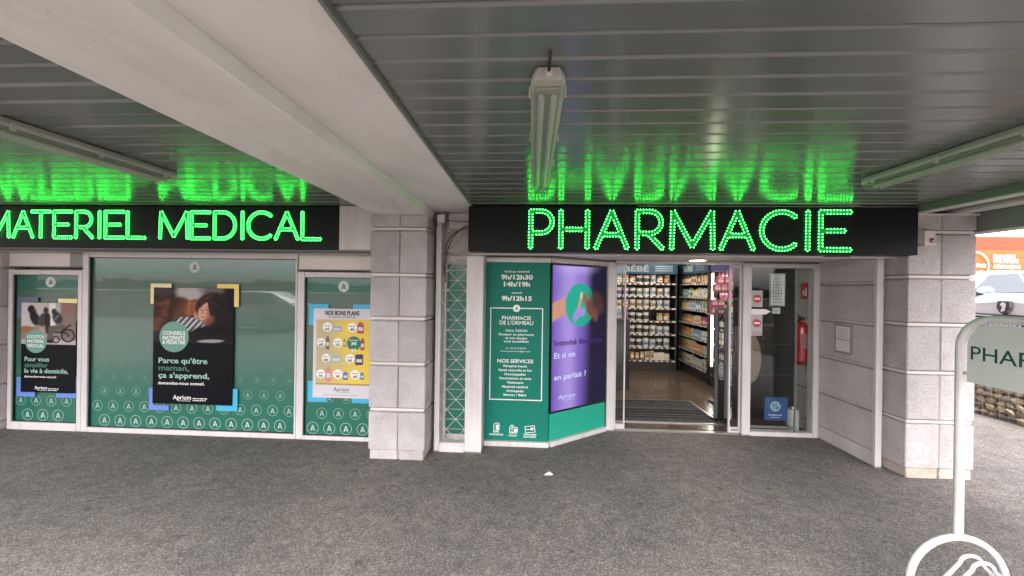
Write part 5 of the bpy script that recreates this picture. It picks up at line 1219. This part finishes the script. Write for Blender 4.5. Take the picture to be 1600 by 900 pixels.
for s_, z, hh, ww in (("L'ENGAGEMENT", 2.90, .115, .66), ("CHEZ E.LECLERC", 2.76, .115, .76), ("ASSOCIATION", 2.58, .115, .80)): text(s_, 14.57, z, hh, WHITEP, bn, 12.94, w=ww, align='l', bold=.02)
b = MB(); b.ring(14.02, 2.66, .41, .45, 12.945, 32); part('logo_ring', b, WHITEP, bn)
text('ne', 14.22, 2.62, .15, WHITEP, bn, 12.942, w=.28, bold=.02)
b = MB(); b.poly([(14.12, 12.942, 2.34), (14.30, 12.942, 2.36), (14.24, 12.942, 2.52), (14.14, 12.942, 2.46)]); part('logo_mark', b, WHITEP, bn)
pbg = thing('pale_building', 'pale building with dark windows far behind the orange hoarding', 'building', (40, 34, LOT))
b = MB(); b.box(26, 60, 32, 44, LOT+.01, 9.6); part('wall', b, mat("pale_render", (.66, .64, .63), .8, var=.05, vscale=.3), pbg)
b = MB(); b.box(25.6, 60.4, 31.6, 44.4, 9.61, 9.95); part('roof', b, CONC, pbg)
for i in range(11):
    for j in range(3):
        if j == 0: continue
        X = 27+i*2.9; Z = 1.6+j*2.7; b = MB(); b.box(X, X+1.5, 31.94, 32.0, Z, Z+1.3); wi = part('window', b, mat("far_window_glass", (.04, .045, .05), .1, coat=1), pbg)
        b = MB(); b.box(X-.06, X+1.56, 31.93, 31.99, Z-.12, Z-.01); part('sill', b, ALU, wi)
# low street wall and a second car across the lane behind the viewer (mirrored in the shop windows)
c2_ = copy_tree(car); c2_.location = (-11.0, -5.8, 0); c2_.rotation_euler = (0, 0, radians(172)); c2_['label'] = 'white parked car across the lane, mirrored in the large left window'
sw = thing('street_wall', 'long pale wall across the lane mirrored in the shop windows', 'wall', (0, -11, 0))
b = MB(); b.box(-60, 30, -11.4, -11, 0, 1.30); part('wall_face', b, mat("street_wall_render", (.34, .30, .25), .9, var=.8, vscale=2.6, bump=.6, bscale=9), sw)
b = MB(); b.box(-60, 30, -11.45, -10.95, 1.301, 1.38); part('coping', b, CONC, sw)
hg = thing('added_hedge', 'added bank of dark green leaves behind the street wall, darkening the window reflections', 'added_hedge', (0, -14, 0))
HG = mat("hedge_leaf", (.045, .075, .03), .7, var=.5, vscale=6)  # invented foliage out of view, added to darken what the windows mirror
b = MB()
for i in range(7000):
    x = random.uniform(-60, 30); z = random.uniform(.6, 1.85+.1*sin(x*.7)+.06*sin(x*1.9)); y = -13.2+random.uniform(-.9, .5); r = random.uniform(.10, .26); a = random.uniform(0, 6.28); c_ = random.uniform(-.7, .7)
    b.poly([(x-r*cos(a), y-r*c_, z-r*sin(a)), (x+r*sin(a)*.6, y, z-r*cos(a)*.6), (x+r*cos(a), y+r*c_, z+r*sin(a)), (x-r*sin(a)*.6, y, z+r*cos(a)*.6)])
part('foliage', b, HG, hg, kind='stuff')
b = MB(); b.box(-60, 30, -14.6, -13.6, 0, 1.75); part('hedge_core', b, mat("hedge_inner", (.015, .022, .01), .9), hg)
# paper scrap on the ground
b = MB(); b.add([(.135, 3.60, .004), (.20, 3.585, .012), (.225, 3.62, .004), (.19, 3.655, .016), (.15, 3.64, .005)], [(0, 1, 2), (0, 2, 3), (0, 3, 4)]); b.add([(.15, 3.60, .018), (.19, 3.60, .024), (.18, 3.63, .016)], [(0, 1, 2)])
tag(center(part('paper_scrap', b, WHITEP)), 'crumpled white paper scrap lying on the asphalt in front of the entrance', 'litter')
